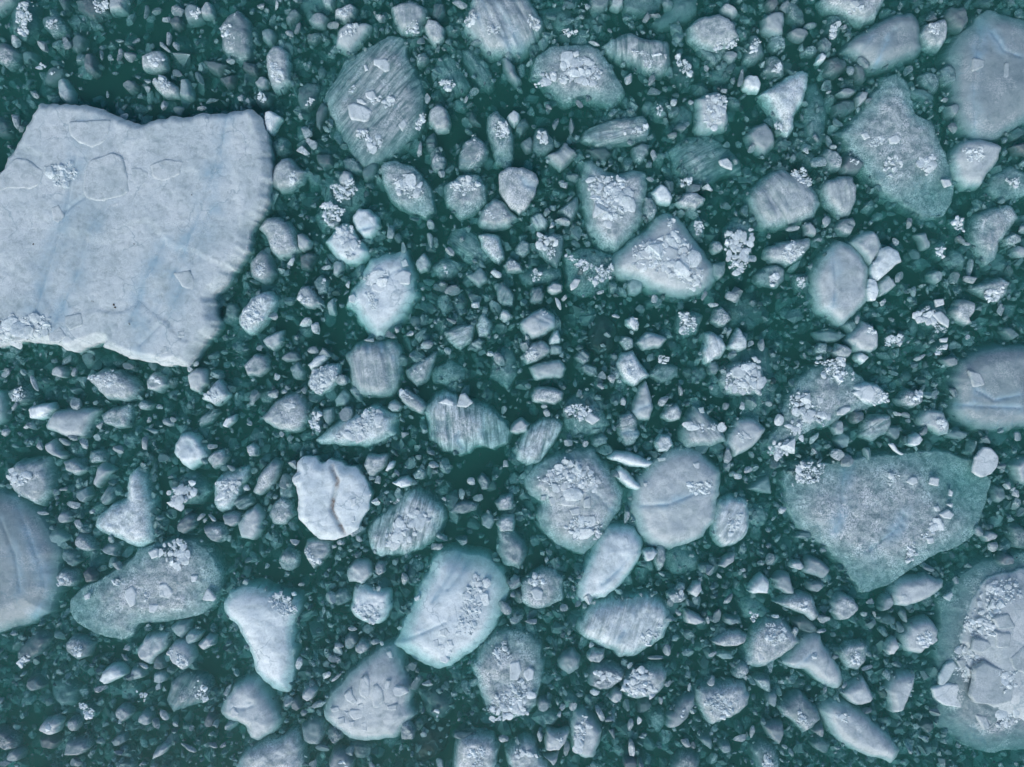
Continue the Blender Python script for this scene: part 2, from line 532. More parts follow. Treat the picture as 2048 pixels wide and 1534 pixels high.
# ---- survey: grid tile, style, outline | what it is | where
SURVEY = """
F W4t110 -120 352,0 345,8 340,30 300,50 262,78 207,105 207,150 210,190 214,215 224,240 234,270 246,290 249,300 243,330 237,380 234,430 228,470 222,505 218,515 228,526 248,531 262,537 295,541 338,536 372,537 400,520 432,502 455,498 466,495 502,475 527,460 544,452 566,423 597,430 606,437 642,423 672,400 694,378 731,325 732,290 723,250 712,205 694,213 682,180 692,135 702,123 692,105 687,50 682,0 694,-120 700 | huge notched blue-white slab | filling the left edge, largest of all
>k F 180 240 150 300 130 420 90 560 70 640
>k F 210 392 175 470 150 560 110 650
>k F 130 420 170 390 205 355
>k F 450 235 440 300 400 420 360 520 300 640
>k F 420 420 380 540 330 640 280 690
>k F 262 640 290 560 330 480
>p F 168 350,180 320,225 305,245 313,258 355,260 385,245 394,200 404,175 399,167 384
>p F 137 243,180 241,222 239,221 262,210 285,185 298,155 285,140 270
>p F 0 348,30 316,55 318,93 343,85 368,60 380,20 378,0 384
>p F 205 426,217 409,240 401,241 409,221 426
>p F 355 663,369 661,369 674,356 675
>p F 348 682,362 676,366 684,352 687
>p F 262 336,280 334,300 345,290 370,275 376,265 362
>p F 103 415,118 408,130 430,118 448,104 440
>p F 130 632,165 625,168 650,140 662,130 650
>p F 95 668,120 650,135 672,118 686,100 684
>p F 28 665,52 655,55 680,30 684
>p F 345 545,380 540,392 560,388 582,365 575
>p F 300 330,330 318,368 322,362 350,325 365,305 355
>p F 318 695,335 690,337 705,322 712
>c F 0 648,40 645,80 640,115 640,120 668,60 678,0 684
>c F 110 345,150 335,165 355,150 375,120 370
>d F 245 615
>d F 395 397
>d F 85 492
>d F 281 493
>d F 275 651
>d F 203 607
A1 P3g 190 8,197 15,200 28,199 46,193 48,178 40,175 22,183 12 | tall kite-shaped grey floe | pointing up towards the open water
>g 177 22,184 22,187 35,180 34
>g 187 11,190 12,189 16
A1 D3g 15 2,28 2,30 22,22 32,11 28,8 12 | dark chunk with upright white crust | near the top left corner
>g 16 2,24 2,26 18,19 27,14 20
A1 S3g 34 14,48 13,53 25,43 30,35 22
>g 38 15,46 18,46 24,39 23
A1 D3g 60 10,75 12,74 20,66 26,58 24
A1 S3g 60 0,84 -3,86 10,76 16,62 8
>g 76 2,84 2,83 10,77 10
A1 P4n 88 -4,104 -4,100 9,88 11
A1 P4n -6 -6,13 -6,10 2,0 10,-6 11
A1 S3n 46 -4,55 -4,55 8,52 11
A1 S3n 115 8 6 10 0
A1 S3n 123 7 8 8 0
A1 P3n 155 11 14 15 0
>g 152 7,158 8,156 14,152 13
A1 P4n 166 9 9 12 10
A1 P4n 132 15 9 8 0
A1 P3g 141 18 10 9 0
A1 P4n 34 36 10 9 0
A1 P3n 52 34 8 8 0
A1 S3n 62 35 11 14 20
A1 P3g 0 34,6 35,14 42,12 50,6 54,0 50,-6 44
A1 D3n 24 46 11 11 0
A1 D3n 41 48 9 7 0
A1 S3n 43 60 18 10 -45
A1 P4n 46 64,52 62,55 68,58 72,58 80,54 82,48 78
A1 P3g 69 44,73 42,76 47,77 55,78 58,74 61,69 57,67 50
A1 P3n 80 44 4 8 0
A1 S3n 26 74 11 6 30
A1 P4g 113 45,118 43,128 40,132 45,132 54,124 57,114 55 | helmet-shaped pale floe | above the notched slab's dip
>g 120 48,128 42,130 48,123 52
A1 P4n 131 37 14 5 35
A1 P4n 134 31 7 9 0
A1 P4n 140 36 6 7 0
A1 P3n 95 43 7 9 0
A1 P3n 104 44 9 9 0
A1 P3n 137 56,144 54,145 61,139 60
A1 P4g 121 65,131 61,138 67,143 70,142 77,132 77,124 70 | scaly pale floe above slab's notch | with crinkled white top
>g 124 66,132 63,138 71,134 74
A1 P4n 145 64,150 63,153 70,154 78,150 80,144 77
A1 S3n 154 56,160 57,163 66,155 65
A1 P3n 162 48,172 49,183 52,176 60,167 56
A1 P4n 184 48 6 6 0
A1 P3n 175 63,188 60,186 68,182 71
A1 S3t-20 168 79 10 5 -20
A1 S3n 104 69 9 9 0
A1 P4n 117 64 6 5 0
A1 P4n 131 84 6 7 0
A1 S3n 142 86 9 8 0
A1 P3n 161 86 7 5 -20
A1 P4n 192 77 5 5 0
A1 P4n 197 80 4 6 0
A1 S3g 194 50,205 51,205 60,198 58,194 55
A1 P4n 10 88,14 93,17 99,12 102,9 97
A1 P4n 16 103 5 6 0
A1 S3t-30 -6 92,3 93,9 102,8 108,0 109,-6 105
A1 D3n 7 118 8 10 0
A1 S3n 94 31 6 5 0
A1 P3n 108 32 6 4 -10
A1 S3n 120 35 5 5 0
A1 D3g 110 38 8 6 20
A1 S3n 90 57 4 4 0
A1 P3n 85 75 3 5 0
A1 D3n 18 65 7 10 20
A1 D3n 29 57 6 7 0
A1 D3n 36 75 6 9 0
A1 D3g 20 80 9 6 35
B1 P3n 5 4 9 6 -20
B1 S3n 30 13 13 8 -50
B1 D3n 30 -5,62 -5,60 6,48 12,36 8
B1 P4n 52 -4,62 -4,61 7,55 6
B1 P4g 63 9,76 3,80 6,78 13,71 18,63 14
>g 64 10,74 7,74 12,66 12
B1 S3n 50 16 13 10 0
B1 P3n 62 20 9 6 0
B1 P4n 64 34,66 24,73 18,79 20,88 18,92 20,84 31,75 43,64 37 | arrowhead grey floe | with a white streak, above the striped diamond floe
>g 70 27,76 21,82 20,80 25,74 32,69 31
B1 P4n 10 29 10 12 15
B1 P3n 33 22 6 9 10
B1 P3n 27 26 8 6 0
B1 S3g 46 30 11 9 0
B1 P4g 8 52,10 40,14 36,20 37,25 42,26 55,27 65,20 71,14 72,10 62 | upright oblong pale floe | with granular white band, above slab's right corner
>g 12 62,14 52,16 53,17 60,23 55,23 62,16 64
B1 P4n 5 66 9 10 0
B1 S3g 0 75,6 72,14 74,11 83,5 86,0 82
>g 1 75,6 74,6 80,2 80
B1 P5n 7 90,13 89,21 94,13 106,8 105 | pale triangular wedge | beside the notched slab's upper right corner
B1 S3g 34 70,40 66,49 67,48 78,42 87,35 87,33 79
>g 42 80,45 79,44 84,41 84
B1 S3n 48 90,53 81,57 85,55 92,51 104,48 100
B1 P5n 37 120 11 7 25
B1 P4n 44 115 8 9 0
B1 P4g 15 133,20 127,27 126,33 134,40 137,36 145,27 151,20 152,12 147 | rounded grey floe | close to the right of the notched slab
>g 28 137,33 134,34 141,30 147
B1 D3g 20 117 14 14 0
B1 S3t8 48 123,60 123,61 132,54 135,50 131
B1 S4t-50 117 30,121 36,119 44,124 52,131 64,133 76,134 90,130 105,116 116,100 128,86 133,78 124,68 106,58 87,55 76,63 64,70 49,82 42,97 35,106 28 | large striped diamond floe | half sunk under the water, upper left of centre
>p 87 74,94 72,97 78,93 81,88 78
>p 113 100,119 94,121 100,117 105
>p 80 79,85 79,89 83,86 84,81 82
>p 86 52,88 51,90 56,87 57
>c 90 113,98 107,100 112,95 120,90 119
>g 76 70,79 69,77 74,74 73
>c 103 80,109 77,110 82,104 84
>g 129 93,134 91,133 98,128 103
>g 84 104,92 103,90 110,82 110
>g 94 78,100 77,100 82,93 82
>L 94 47,104 47,108 51,107 57,103 58,94 52 | small white oblong plate lying on the upper part of the striped diamond floe
>L 73 84,78 82,87 85,93 89,90 97,86 98,80 96,76 96,74 91 | bright white rounded plate lying mid-left on the striped diamond floe
B1 P4n 137 78 7 9 0
B1 P4t85 108 6,117 2,128 1,136 6,136 12,131 22,128 26,116 26,111 16 | goblet-shaped grey floe | above and right of the striped diamond floe
>g 119 20,128 18,128 25,120 25
B1 P4g 134 22,137 16,145 17,150 22,150 30,146 34,142 35,138 30 | fluted round pale floe | beside the goblet-shaped grey floe
B1 S3t-70 142 3,150 3,151 10,146 16,141 13
B1 P4n 162 3 11 8 0
F P4t65 928 45,942 20,950 -12,1045 -12,1070 15,1085 40,1080 65,1065 85,1040 105,1005 107,975 107,950 80,932 60 | large cracked grey floe | at the top edge, left of the middle
>k F 965 0 985 45 1020 90
>k F 985 -8 1010 40 1045 95
>k F 955 30 970 70
>g B1 168 14,174 10,176 18,170 20
>g B1 186 24,195 22,194 28,187 28
>g C1 14 14,22 14,22 22,15 22
B1 D4t60 145 47,152 42,160 48,168 62,172 70,160 75,148 72,144 58 | sunken slanted striped floe | right of the striped diamond floe
>g 148 66,158 60,160 68,150 70
B1 D3t55 164 40,174 36,184 52,190 65,186 72,178 68,166 50 | narrow sunken striped floe | under the large cracked grey floe
B1 S3g 177 33 9 5 -10
B1 P3n 132 32 8 6 0
B1 S3g 133 47 10 10 0
B1 P4n 196 46,201 46,206 52,212 64,209 68,203 64,198 56
B1 P4t-20 139 87,146 83,152 87,155 98,153 104,144 105,138 97 | shell-shaped grey chunk | just right of the striped diamond floe
B1 S3t-70 167 90,172 88,176 95,180 100,172 99
B1 S4g 185 93,192 88,200 96,205 108,204 128,192 130,190 118,186 108
>g 192 98,200 97,201 105,197 117,194 110
B1 S4g 166 114,174 107,180 112,185 120,180 130,172 134,162 134,163 122
>g 173 108,176 110,175 114,173 113
B1 P4n 131 119 7 12 0
B1 S3t0 140 115 8 17 0
B1 S4g 146 130 13 14 0
B1 P4n 148 138 5 5 0
B1 S3t30 77 132 16 11 20
B1 S3n 91 137 10 16 35
B1 P4n 66 142,70 136,76 138,78 146,76 149,67 148
F S4g 762 330,790 320,830 335,860 375,868 420,850 433,815 420,785 400,768 365 | slanted leaf-shaped floe | with white crust, below the striped diamond floe
>c F 790 360,830 365,845 385,825 392,800 385
F D4g 640 360,690 340,735 375,730 410,690 425,650 410
>g F 660 370,700 360,715 385,680 400
F S4g 890 370,920 350,955 348,970 372,970 405,945 425,920 433,895 405 | round greenish-grey floe | with flecked top, below the striped diamond's right tip
>g F 905 370,930 360,955 370,930 385
F W4g 997 345,1020 333,1065 342,1078 360,1070 390,1040 427,1020 415,998 380 | white knobbly floe with dark patches | near the round greenish-grey floe
>k F 1040 345 1050 370 1075 375
C1 D3g 20 8,46 3,50 25,56 26,50 29,36 24,28 14
>g 40 24,52 25,50 28,42 27
C1 D3g 65 20 15 20 0
C1 P3n 62 -4,78 -4,76 6,70 9,63 8
C1 P4n 84 3 10 9 0
C1 S3g 88 -5,124 -5,118 6,112 10,100 11,90 9
C1 D3n 112 18,124 8,130 -4,148 -4,147 10,138 16,118 23 | dim fan-shaped sunken floe | at the top edge, right of the middle
C1 P3n 108 13 7 8 0
C1 P3n 115 12 9 4 0
C1 P4n 167 6,170 3,177 6,181 10,176 14,168 10
C1 P4g 142 21,150 14,165 11,178 19,182 30,172 38,163 41,150 37,143 30 | blocky grey floe with white lower rim | near the top, right of the middle
>g 163 36,170 35,181 30,182 32,172 39,164 41
>g 165 32,172 31,171 35,166 35
C1 S3t50 148 37,163 42,170 43,165 51,160 52,154 45
C1 S3n 175 45 11 9 0
C1 P3g 185 49,191 28,196 28,202 44,196 49,190 51
>g 192 33,197 32,197 44,190 42
F S4g 1065 150,1075 110,1110 92,1160 90,1195 95,1210 115,1230 150,1250 180,1225 207,1195 200,1165 190,1130 203,1110 185,1085 165 | broad ragged floe capped with rubble | upper middle, right of the cracked grey floe
>c C1 38 60,46 48,56 46,66 53,70 60,64 66,52 64,42 66
>c C1 20 68,26 60,32 55,33 60,26 66
>p C1 48 42,53 40,54 44,50 46
C1 S4t88 72 36,80 31,95 26,110 32,125 33,126 45,125 54,118 59,108 57,95 49,80 44 | combed trapezoid floe | with fine upright ribs, right of the rubble-capped floe
>g 95 40,105 42,124 43,124 46,104 46
>g 106 48,112 48,110 53,106 52
C1 P4n 66 34 9 4 20
C1 D3g 130 45,143 44,146 62,135 70,127 62
>g 132 45,140 48,142 58,134 55
C1 P5n 90 59,95 59,98 63,94 67,90 66
C1 P3n 111 63 8 9 0
C1 S3g 114 72 12 8 0
C1 P5n 127 77,134 80,128 86
C1 P4n 143 81 5 5 0
C1 P5n 185 64,188 60,196 61,199 67,197 73,190 73,185 70 | smooth pale oval chunk | above the crusted pentagon floe's right corner
C1 P4n 170 72 5 5 0
C1 P3n 183 62 5 14 10
C1 D3g 166 60 19 13 0
C1 P4n 147 79,155 75,164 73,171 77,173 96,170 103,151 107,147 102 | pentagon grey floe | with a diagonal band of white crust
>c 158 78,168 77,171 83,165 93,161 101,155 100,156 88
C1 D3g 136 92 14 18 0
C1 D3g 118 88 17 17 0
>g 116 82,120 84,118 92
C1 S4t-12 58 104,72 98,90 94,105 92,109 98,108 112,95 113,80 115,68 117,57 111 | lengthwise striped log-shaped floe | below the rubble-capped floe
>g 80 108,90 105,108 102,108 106,90 109
C1 D3t-12 68 95,85 88,100 88,88 94,70 100
C1 S4g 16 112,20 102,28 103,34 112,33 120,22 123,17 120
>g 22 106,28 105,28 115,24 113
C1 S3n 7 114,15 108,16 120,11 122
C1 P5n -4 93,1 88,6 91,6 97,2 101,-3 97
C1 P4t45 28 124,38 120,42 113,50 120,52 123,44 130,39 135,31 129 | ragged torn pale chunk | below the striped log-shaped floe's left end
C1 S3n 58 119,75 118,80 123,74 130,64 125
C1 P4g 96 118,104 114,110 116,109 122,103 130,98 128
C1 P4n 113 123 7 7 0
C1 P3n 128 108 9 8 0
C1 D4t-30 125 120,140 110,155 108,172 118,182 128,184 140,170 138,150 150,138 145,130 135 | sunken feathery striped floe | with one glassy plate, right of the log-shaped floe
>p 165 128,172 126,176 131,176 136,170 134,166 132
>g 135 145,142 142,142 148,136 150
F P3n 1493 270,1505 255,1530 245,1545 262,1550 290,1530 308,1500 292
F P4g 1168 325,1185 320,1215 345,1235 350,1265 340,1290 345,1293 380,1285 410,1285 440,1262 470,1230 500,1200 490,1175 460,1168 410 | forked pale floe crusted white | above the crowned triangle floe's left shoulder
>c F 1180 360,1215 355,1255 365,1255 400,1240 430,1215 445,1200 410,1185 390
>L C2 74 25,78 22,81 26,79 30,75 29 | round white disc of ice lying on the forked pale floe
C1 P4n 42 147 6 9 0
C1 S3g 49 140 10 7 0
F P5n 1303 385,1320 368,1335 375,1345 395,1340 408,1315 405 | smooth white rounded block | above the crowned triangle floe's peak
C1 S3n 126 147 8 12 0
C1 P5n 157 149 9 6 0
C1 P4n 110 143 5 5 0
C1 D3g 175 82 14 10 30
C1 S3g 35 98 8 9 0
C1 S3g 48 100 6 14 0
C1 S3g 8 100 10 14 20
C1 P3n 29 85 6 5 0
C1 P3n 54 83 5 8 -30
D1 P4n -4 15,4 10,13 9,13 18,12 27,6 29,-4 25
D1 S3g 14 2,22 1,28 10,30 19,24 20,16 14
D1 S3n 3 4 9 10 0
D1 P4g 42 0,50 -5,95 -5,90 5,86 14,76 18,66 14,54 8,46 7 | broken-edged grey floe | at the top edge near the right corner
>p 65 1,71 0,74 4,70 7,65 4
>g 66 5,72 5,72 12,66 11
F P3n 1690 100,1700 82,1750 52,1790 30,1825 25,1838 40,1840 75,1845 95,1830 112,1790 125,1765 133,1745 138,1718 118 | large smooth grey floe with slanting cracks | below the broken-edged grey floe
>k F 1745 72 1728 95 1712 115
>k F 1790 58 1765 100 1752 138
D1 P4g 122 27,126 19,140 15,143 21,142 32,138 38,130 38,124 33 | pear-shaped grey chunk | between the smooth cracked floe and the folded berg
>g 129 18,133 18,134 30,129 28
D1 S3n 141 13,146 5,157 5,160 17,155 25,148 22
D1 S3n 36 19 10 7 0
D1 P3n 24 27 14 10 0
D1 D3g 52 22 13 20 0
>g 52 16,57 17,54 30,50 30
D1 P3n 61 21 6 4 0
D1 P3g 44 60,46 48,54 45,63 50,63 55,56 60,49 62
D1 P5n 38 50,42 42,47 45,43 50 | little bright white wedge | above the boot-shaped white floe's right
D1 P3n 67 54,72 48,77 58,77 66,70 65
D1 S3t70 46 36 9 14 -20
D1 S3g 8 34 14 12 0
D1 S3g 34 41 10 8 0
D1 S3g 0 46,6 44,13 50,13 60,5 61,-4 58
>g 4 51,9 52,8 57,4 55
F P5g 1522 190,1535 180,1555 168,1580 150,1605 140,1617 145,1615 175,1605 205,1590 225,1588 255,1575 275,1560 262,1550 230,1538 205 | bright boot-shaped white floe | right of the pentagon grey floe
>g F 1552 245,1572 250,1575 262,1558 258
D1 D3g 32 68,40 66,45 80,46 100,42 118,34 118,28 105,30 85 | sunken upright mottled floe | right of the boot-shaped white floe
D1 S3t10 52 84,60 80,68 80,70 87,62 92,53 92
D1 P4n 70 78,74 73,80 74,78 80,71 86
D1 P3n 63 74 14 7 -5
F S4g 1685 265,1720 230,1745 190,1770 155,1800 145,1822 180,1830 230,1865 245,1880 285,1900 330,1910 380,1890 430,1850 435,1800 400,1770 385,1735 340,1705 305 | large mottled kite-shaped floe | half sunk, right of the sunken upright floe
>L D1 96 110,102 107,107 111,103 115,97 115 | smooth pale pebble of ice in the middle of the mottled kite-shaped floe
>p D1 74 107,79 105,82 110,77 112
>c D1 92 130,102 126,106 133,98 139,93 137
>c D1 121 128,131 126,133 132,127 138,122 133
>g D1 82 107,92 106,90 115,82 115
>p D1 138 143,145 143,147 148,141 150
F P3n 1897 110,1915 75,1945 50,1975 18,2010 30,2080 50,2080 230,2030 255,1990 278,1955 280,1930 262,1915 235,1905 200,1905 150 | big smooth berg with lengthwise folds | at the right edge near the top corner
>k F 1975 40 1955 120 1948 200 1960 270
>k F 1990 60 2010 100 2045 110
>p F 1945 115,1970 120,1968 135,1942 145
>p F 2010 125,2018 125,2018 150,2008 170,2004 155
D1 P4n 142 85,148 83,155 87,147 95,143 91
D1 S3t60 122 60,128 57,137 62,136 72,130 74,123 68
D1 S3t30 124 76 25 10 30
D1 S3g 144 60 12 14 0
D1 S3g 114 55 9 9 0
D1 P4n 147 128,153 115,160 112,178 113,187 118,184 128,175 138,170 148,158 149,150 142 | round-shouldered pale floe | under the folded berg at right
>g 156 120,168 118,168 128,160 130
>g 162 136,168 138,164 142
D1 P3n 195 117,205 113,208 124,198 122
D1 S4g 180 140,195 132,208 140,208 155,190 160,176 152
>g 192 142,200 142,199 150,194 150
D1 P3n 58 133,63 124,70 126,77 131,72 138,60 139
>g 63 126,72 128,72 131,66 130
D1 P3g 42 124,47 118,54 121,59 128,57 136,46 135
D1 D3g 32 129 14 14 0
D1 P4n 53 117 5 4 0
D1 P5n 31 120 5 5 0
F P4t60 1500 395,1520 365,1545 345,1565 338,1600 350,1630 380,1642 405,1630 432,1600 440,1560 452,1530 455,1510 430 | fuzzy-edged domed floe with slanted streaks | below the boot-shaped white floe
>g D1 20 138,28 136,34 146,28 148,20 144
>k F 1580 370 1575 410
F P4t85 1645 380,1655 360,1680 352,1705 352,1713 375,1712 400,1700 430,1680 432,1655 408 | ribbed pale tooth-shaped floe | right of the fuzzy-edged domed floe
D1 P3n 142 79 5 5 0
D1 P4n 49 73 4 4 0
D1 S3g 57 97 8 8 30
D1 S3n 28 92 5 7 0
D1 S3n 50 112 7 9 0
D1 S3t15 13 115 12 8 0
D1 S3n 17 123 7 6 0
D1 P3n 81 80 6 7 0
D1 D3g 100 50 20 12 20
D1 S3t-10 198 107 12 9 -20
D1 P3n 148 102 7 8 0
A2 S3n 48 133,54 130,55 136,50 140,47 136
A2 D3n 73 133 15 14 0
A2 P4n 48 144 12 9 0
A2 P4n 59 144 6 6 0
A2 P4n 4 145 6 6 0
A2 P5n 23 145,27 149,31 156,28 160,24 152
A2 P3g 102 139 9 6 0
A2 D3t5 10 130 14 8 0
F P4g 177 757,205 738,240 742,265 758,278 778,270 795,215 798,195 778 | scalloped grey floe | below the notched slab
>g F 180 757,215 742,245 755,215 770
F P4g 293 760,310 742,330 752,338 770,320 785,295 778
>g F 305 755,320 750,328 768,312 772
F P4n 375 750,395 735,412 740,415 765,400 785,380 778 | smooth upright egg-shaped chunk | below the notched slab's bottom corner
A2 P5n 151 141 5 5 0
A2 P5n 156 137 6 4 0
F P5g 402 797,415 785,437 758,450 772,458 790,440 808,430 810 | pale pointed chunk | below the egg-shaped chunk under the slab
>g F 412 790,440 780,445 795,430 800
A2 S3g 185 95 10 13 0
F P5g 478 632,487 615,503 595,530 583,548 590,552 605,535 635,510 665,495 665,480 650 | glittering slanted oval floe | right of the notched slab's lower right edge
>g F 490 625,510 605,525 600,520 640,500 655,488 650
B2 P4g 2 30,8 21,18 20,26 25,31 38,34 46,28 51,18 52,12 47,9 36 | granular grey oblong floe | right of the notched slab's right corner
>g 10 40,16 42,14 46
B2 P4n 33 34,37 33,44 39,43 44,38 47,34 45
F P4g 502 520,525 498,540 510,550 545,542 560,530 567,505 555,500 535
>g F 520 525,535 530,530 550,515 545
B2 P5n 28 56 7 9 0
B2 P3g 35 52,42 48,48 50,44 62,36 62
B2 P5n 56 60 6 5 10
B2 P5n 73 74 4 7 10
B2 S4n 65 61 7 13 20
B2 P5n 55 40,62 32,72 24,78 30,86 42,90 48,84 56,74 57,66 54,60 46 | bright square-cornered floe with crusty top | between the slab and the teardrop floe
>c 63 33,71 25,77 32,82 44,76 43,68 40
>g 71 48,74 47,78 52,73 52
B2 P5n 77 20,82 13,90 14,97 20,98 28,92 35,86 36,80 29 | smooth pale mitten-shaped floe | touching the crusty-topped floe's upper right
>k 98 26 90 28 82 30
B2 D4g 47 20,52 10,62 5,75 12,74 25,62 30,53 32
>g 52 12,60 8,70 14,60 26
B2 P5n 120 46,123 58,126 68,128 82,122 92,115 102,108 108,102 115,96 117,88 108,80 96,72 90,76 80,82 73,87 62,92 54,104 50 | white teardrop-pointed floe | left of centre, with piled white lumps
>c 88 68,98 63,106 64,104 68,96 74,90 73
>p 93 73,98 72,104 75,104 79,98 81,92 78
>p 74 83,78 81,81 84,79 89,74 88
>p 110 66,118 62,124 64,123 74,110 74
>p 116 55,120 53,122 59,117 60
>g 88 82,94 80,96 98,92 90
>k 88 74 100 70 112 62 123 58
B2 P4g 32 85,36 76,42 75,48 82,49 90,45 93,38 90 | plump grey wedge | left of the white teardrop-pointed floe
>g 36 84,42 86,42 89,37 87
B2 S4g 46 72,52 66,58 70,57 80,50 82
>g 50 70,55 70,54 75
B2 S4n 57 88,63 84,64 98,58 98
B2 P4n 13 100 9 9 -30
B2 P5n 35 102,40 99,45 104,41 108,35 106
B2 P5n 42 108,48 101,52 114,48 113
B2 S4n 5 118,16 112,22 110,21 121,14 127,8 123
B2 P4n 3 125 6 6 20
B2 P5n 41 138,47 132,57 128,57 133,49 140,44 142 | pale slanting oblong chunk | left of the dark-banded block
B2 P4n 46 126 10 7 0
B2 P4g 27 140,34 135,39 143,38 150,30 149
B2 S3n 28 132 14 8 -10
B2 P5n 16 147 5 5 0
F P4g 487 730,510 708,533 712,537 738,520 752,495 750
>g F 505 720,520 720,515 735
F P5g 615 768,622 745,650 730,678 728,678 760,660 778,640 790,622 780 | sparkling white wedge-shaped floe | left of the dark-banded block
>g F 620 755,650 735,672 735,668 760,640 782,622 772
F P4t82 690 712,712 690,745 685,785 682,799 700,798 730,795 770,785 785,745 790,715 785,703 765,700 735 | upright block with dark upper bands | below the teardrop-pointed floe
>k F 733 688 736 705
>k F 760 684 762 706
>k F 775 695 785 715
>g 82 130,87 128,85 140,81 141
>g 98 147,110 143,108 148,100 149
B2 P3n 107 114 9 7 0
B2 P4n 112 110 5 6 0
B2 P4n 123 113 7 6 0
B2 S4t-60 131 114 9 12 30
B2 S4n 90 118 11 5 0
B2 S4n 127 57,134 48,139 56,137 62,131 64
B2 D4g 140 60,150 53,161 56,162 64,154 70,146 68
>g 148 60,155 56,154 66,150 65
B2 D4t35 153 38,158 30,168 28,180 42,188 52,176 58,166 54,158 46 | sunken floe with fine slanted lines | right of the teardrop-pointed floe
B2 P4n 151 44,154 42,161 49,155 51,151 49
B2 S5g 177 34,193 34,198 52,194 57,187 52 | pale tapering tooth-shaped chunk | right of the finely lined sunken floe
F P4g 957 440,972 410,990 395,1010 405,1035 435,1020 450,985 458,962 450
>g F 965 415,985 420,985 435,970 430
>g F 1000 425,1012 425,1010 440
B2 S4n 139 25 7 8 0
B2 S4n 107 31 6 9 0
B2 S4n 117 44 5 7 0
B2 S4n 139 38 7 11 -10
B2 S4n 168 67,180 60,185 70,178 75
B2 P5n 187 62,195 62,196 67,190 70
B2 P5n 187 129 6 6 0
B2 P5n 176 90 7 9 0
B2 D4g 150 88 11 16 0
B2 D4g 163 88 11 20 10
B2 S5g 176 105,182 96,188 104,187 114,178 116
B2 S4n 199 99 9 9 0
B2 S5t-25 150 112,165 106,174 106,172 119,163 125,153 118 | pale striated oblong chunk | right of the teardrop-pointed floe's tip
B2 P3n 155 102 11 6 25
B2 S4t30 176 122 13 8 -30
B2 S4n 153 127 6 6 0
B2 S4g 120 142,130 136,144 127,140 140,136 150,128 155,122 148 | fin-shaped greenish chunk | right of the dark-banded block
>g 125 142,133 140,130 148
B2 D4g 140 143,155 134,166 140,168 148,155 154,142 152
B2 D4g 198 140 18 30 0
B2 S4t-70 190 74,198 72,205 80,205 90,194 88
F P4g 1007 530,1022 516,1042 530,1045 542,1015 545
>g F 1015 525,1030 525,1025 535
C2 P4n 78 58,84 49,95 39,108 31,115 20,124 17,132 19,139 28,147 40,156 53,163 60,162 70,156 78,148 82,130 84,118 80,105 74,92 70,82 66 | large crowned triangular floe | with a heap of bright white plates, right of centre
>c 92 52,100 45,106 42,118 40,126 36,136 37,141 42,145 48,147 58,150 66,149 76,140 76,134 70,126 65,115 62,108 58,100 62,97 58
>p 96 58,102 53,110 54,113 57,107 61,100 63
>p 117 47,125 43,133 46,132 54,125 57,118 55
>p 101 47,110 44,116 48,112 54,103 52
>p 147 60,152 62,151 67,147 67
>p 133 44,139 43,142 48,136 50
>g 125 20,128 22,130 32,126 27
>g 124 36,136 34,138 40,126 41
C2 S4n 160 57,171 55,170 65,165 70,160 66
C2 S4g 106 4,112 5,116 14,112 22,107 22
C2 P4g 131 8,138 1,146 0,155 5,153 9,146 14,135 12 | mushroom-shaped pale chunk | above the crowned triangular floe's right shoulder
C2 D4g 170 30,178 20,190 22,192 38,186 60,183 70,178 65,172 45 | sunken chunk under glittering crust | right of the crowned triangular floe
>c 172 32,190 30,190 42,186 58,182 68,176 60,172 44
C2 P5n 192 53 7 8 0
C2 P4g 163 44 9 10 -30
C2 D4g 148 30 14 20 0
>g 146 24,152 26,150 36,146 34
C2 S4g 194 66,202 60,208 66,208 73,200 75,194 72
C2 P5t60 15 20,19 17,24 17,29 24,27 30,20 30,15 26
C2 P5n 32 26 6 6 0
C2 P4g 36 15,45 8,52 3,53 13,50 20,46 24
C2 P4n 41 23 12 6 25
C2 S4t-40 33 12 6 7 0
C2 P4g 3 44,9 38,14 41,14 47,9 52,3 49
C2 S4g 20 34,41 34,40 48,36 60,29 55,22 48
>c 21 35,36 36,32 43,26 46,22 43
>g 26 46,32 46,34 54,30 54
C2 D4g 42 50,60 45,80 50,82 65,70 78,55 82,45 75 | dark mossy-looking sunken floe | left of the crowned triangular floe
>p 46 74,50 69,55 70,52 76,47 79
>g 44 50,60 52,66 60,50 62
>g 60 66,78 58,80 66,66 74
C2 D4g 5 65,20 60,38 60,40 68,28 72,10 74
>g 15 62,24 62,24 70,17 70
C2 P4n 34 77 12 8 -10
C2 P5n 34 83,38 86,40 93,38 94,35 88
C2 P4n 42 84 5 5 0
C2 S4t-60 20 82 14 10 -60
C2 P4n 71 80 6 3 -20
C2 S4n 98 76 14 14 0
C2 P4n 114 85 8 6 0
C2 P4n 7 104,16 97,24 93,33 98,35 104,34 108,26 113,16 117,8 110 | pale chunk crossed by two dark bands | left of the dark clear block
>k 17 98 26 103 35 107
>k 20 96 28 99 35 103
>g 24 95,30 96,29 99,25 98
C2 P5n 29 122,33 112,37 110,39 118,38 121
C2 P4g 9 130,16 121,25 119,31 125,30 128,20 135,12 137 | rough slanted oval chunk | below the chunk crossed by dark bands
>g 12 128,18 126,18 132,13 133
C2 S4n 14 140,25 136,38 134,43 140,40 148,20 150 | dim greenish slab-shaped chunk | below the rough slanted oval chunk
C2 S4n 30 122,40 123,40 129,31 130
C2 K2n 66 97,78 100,84 110,80 125,70 130,62 124,60 114 | dark green clear block | under water near the middle of the picture
C2 P5g 91 102,97 99,101 103,101 110,97 111,91 106
>g 95 100,100 100,100 103,96 103
C2 P5n 83 99 6 4 0
C2 S4n 100 120,108 112,120 115,124 117,118 124,105 126 | greenish chunk with a dark gash | right of the dark clear block
>k 106 116 113 114 119 115
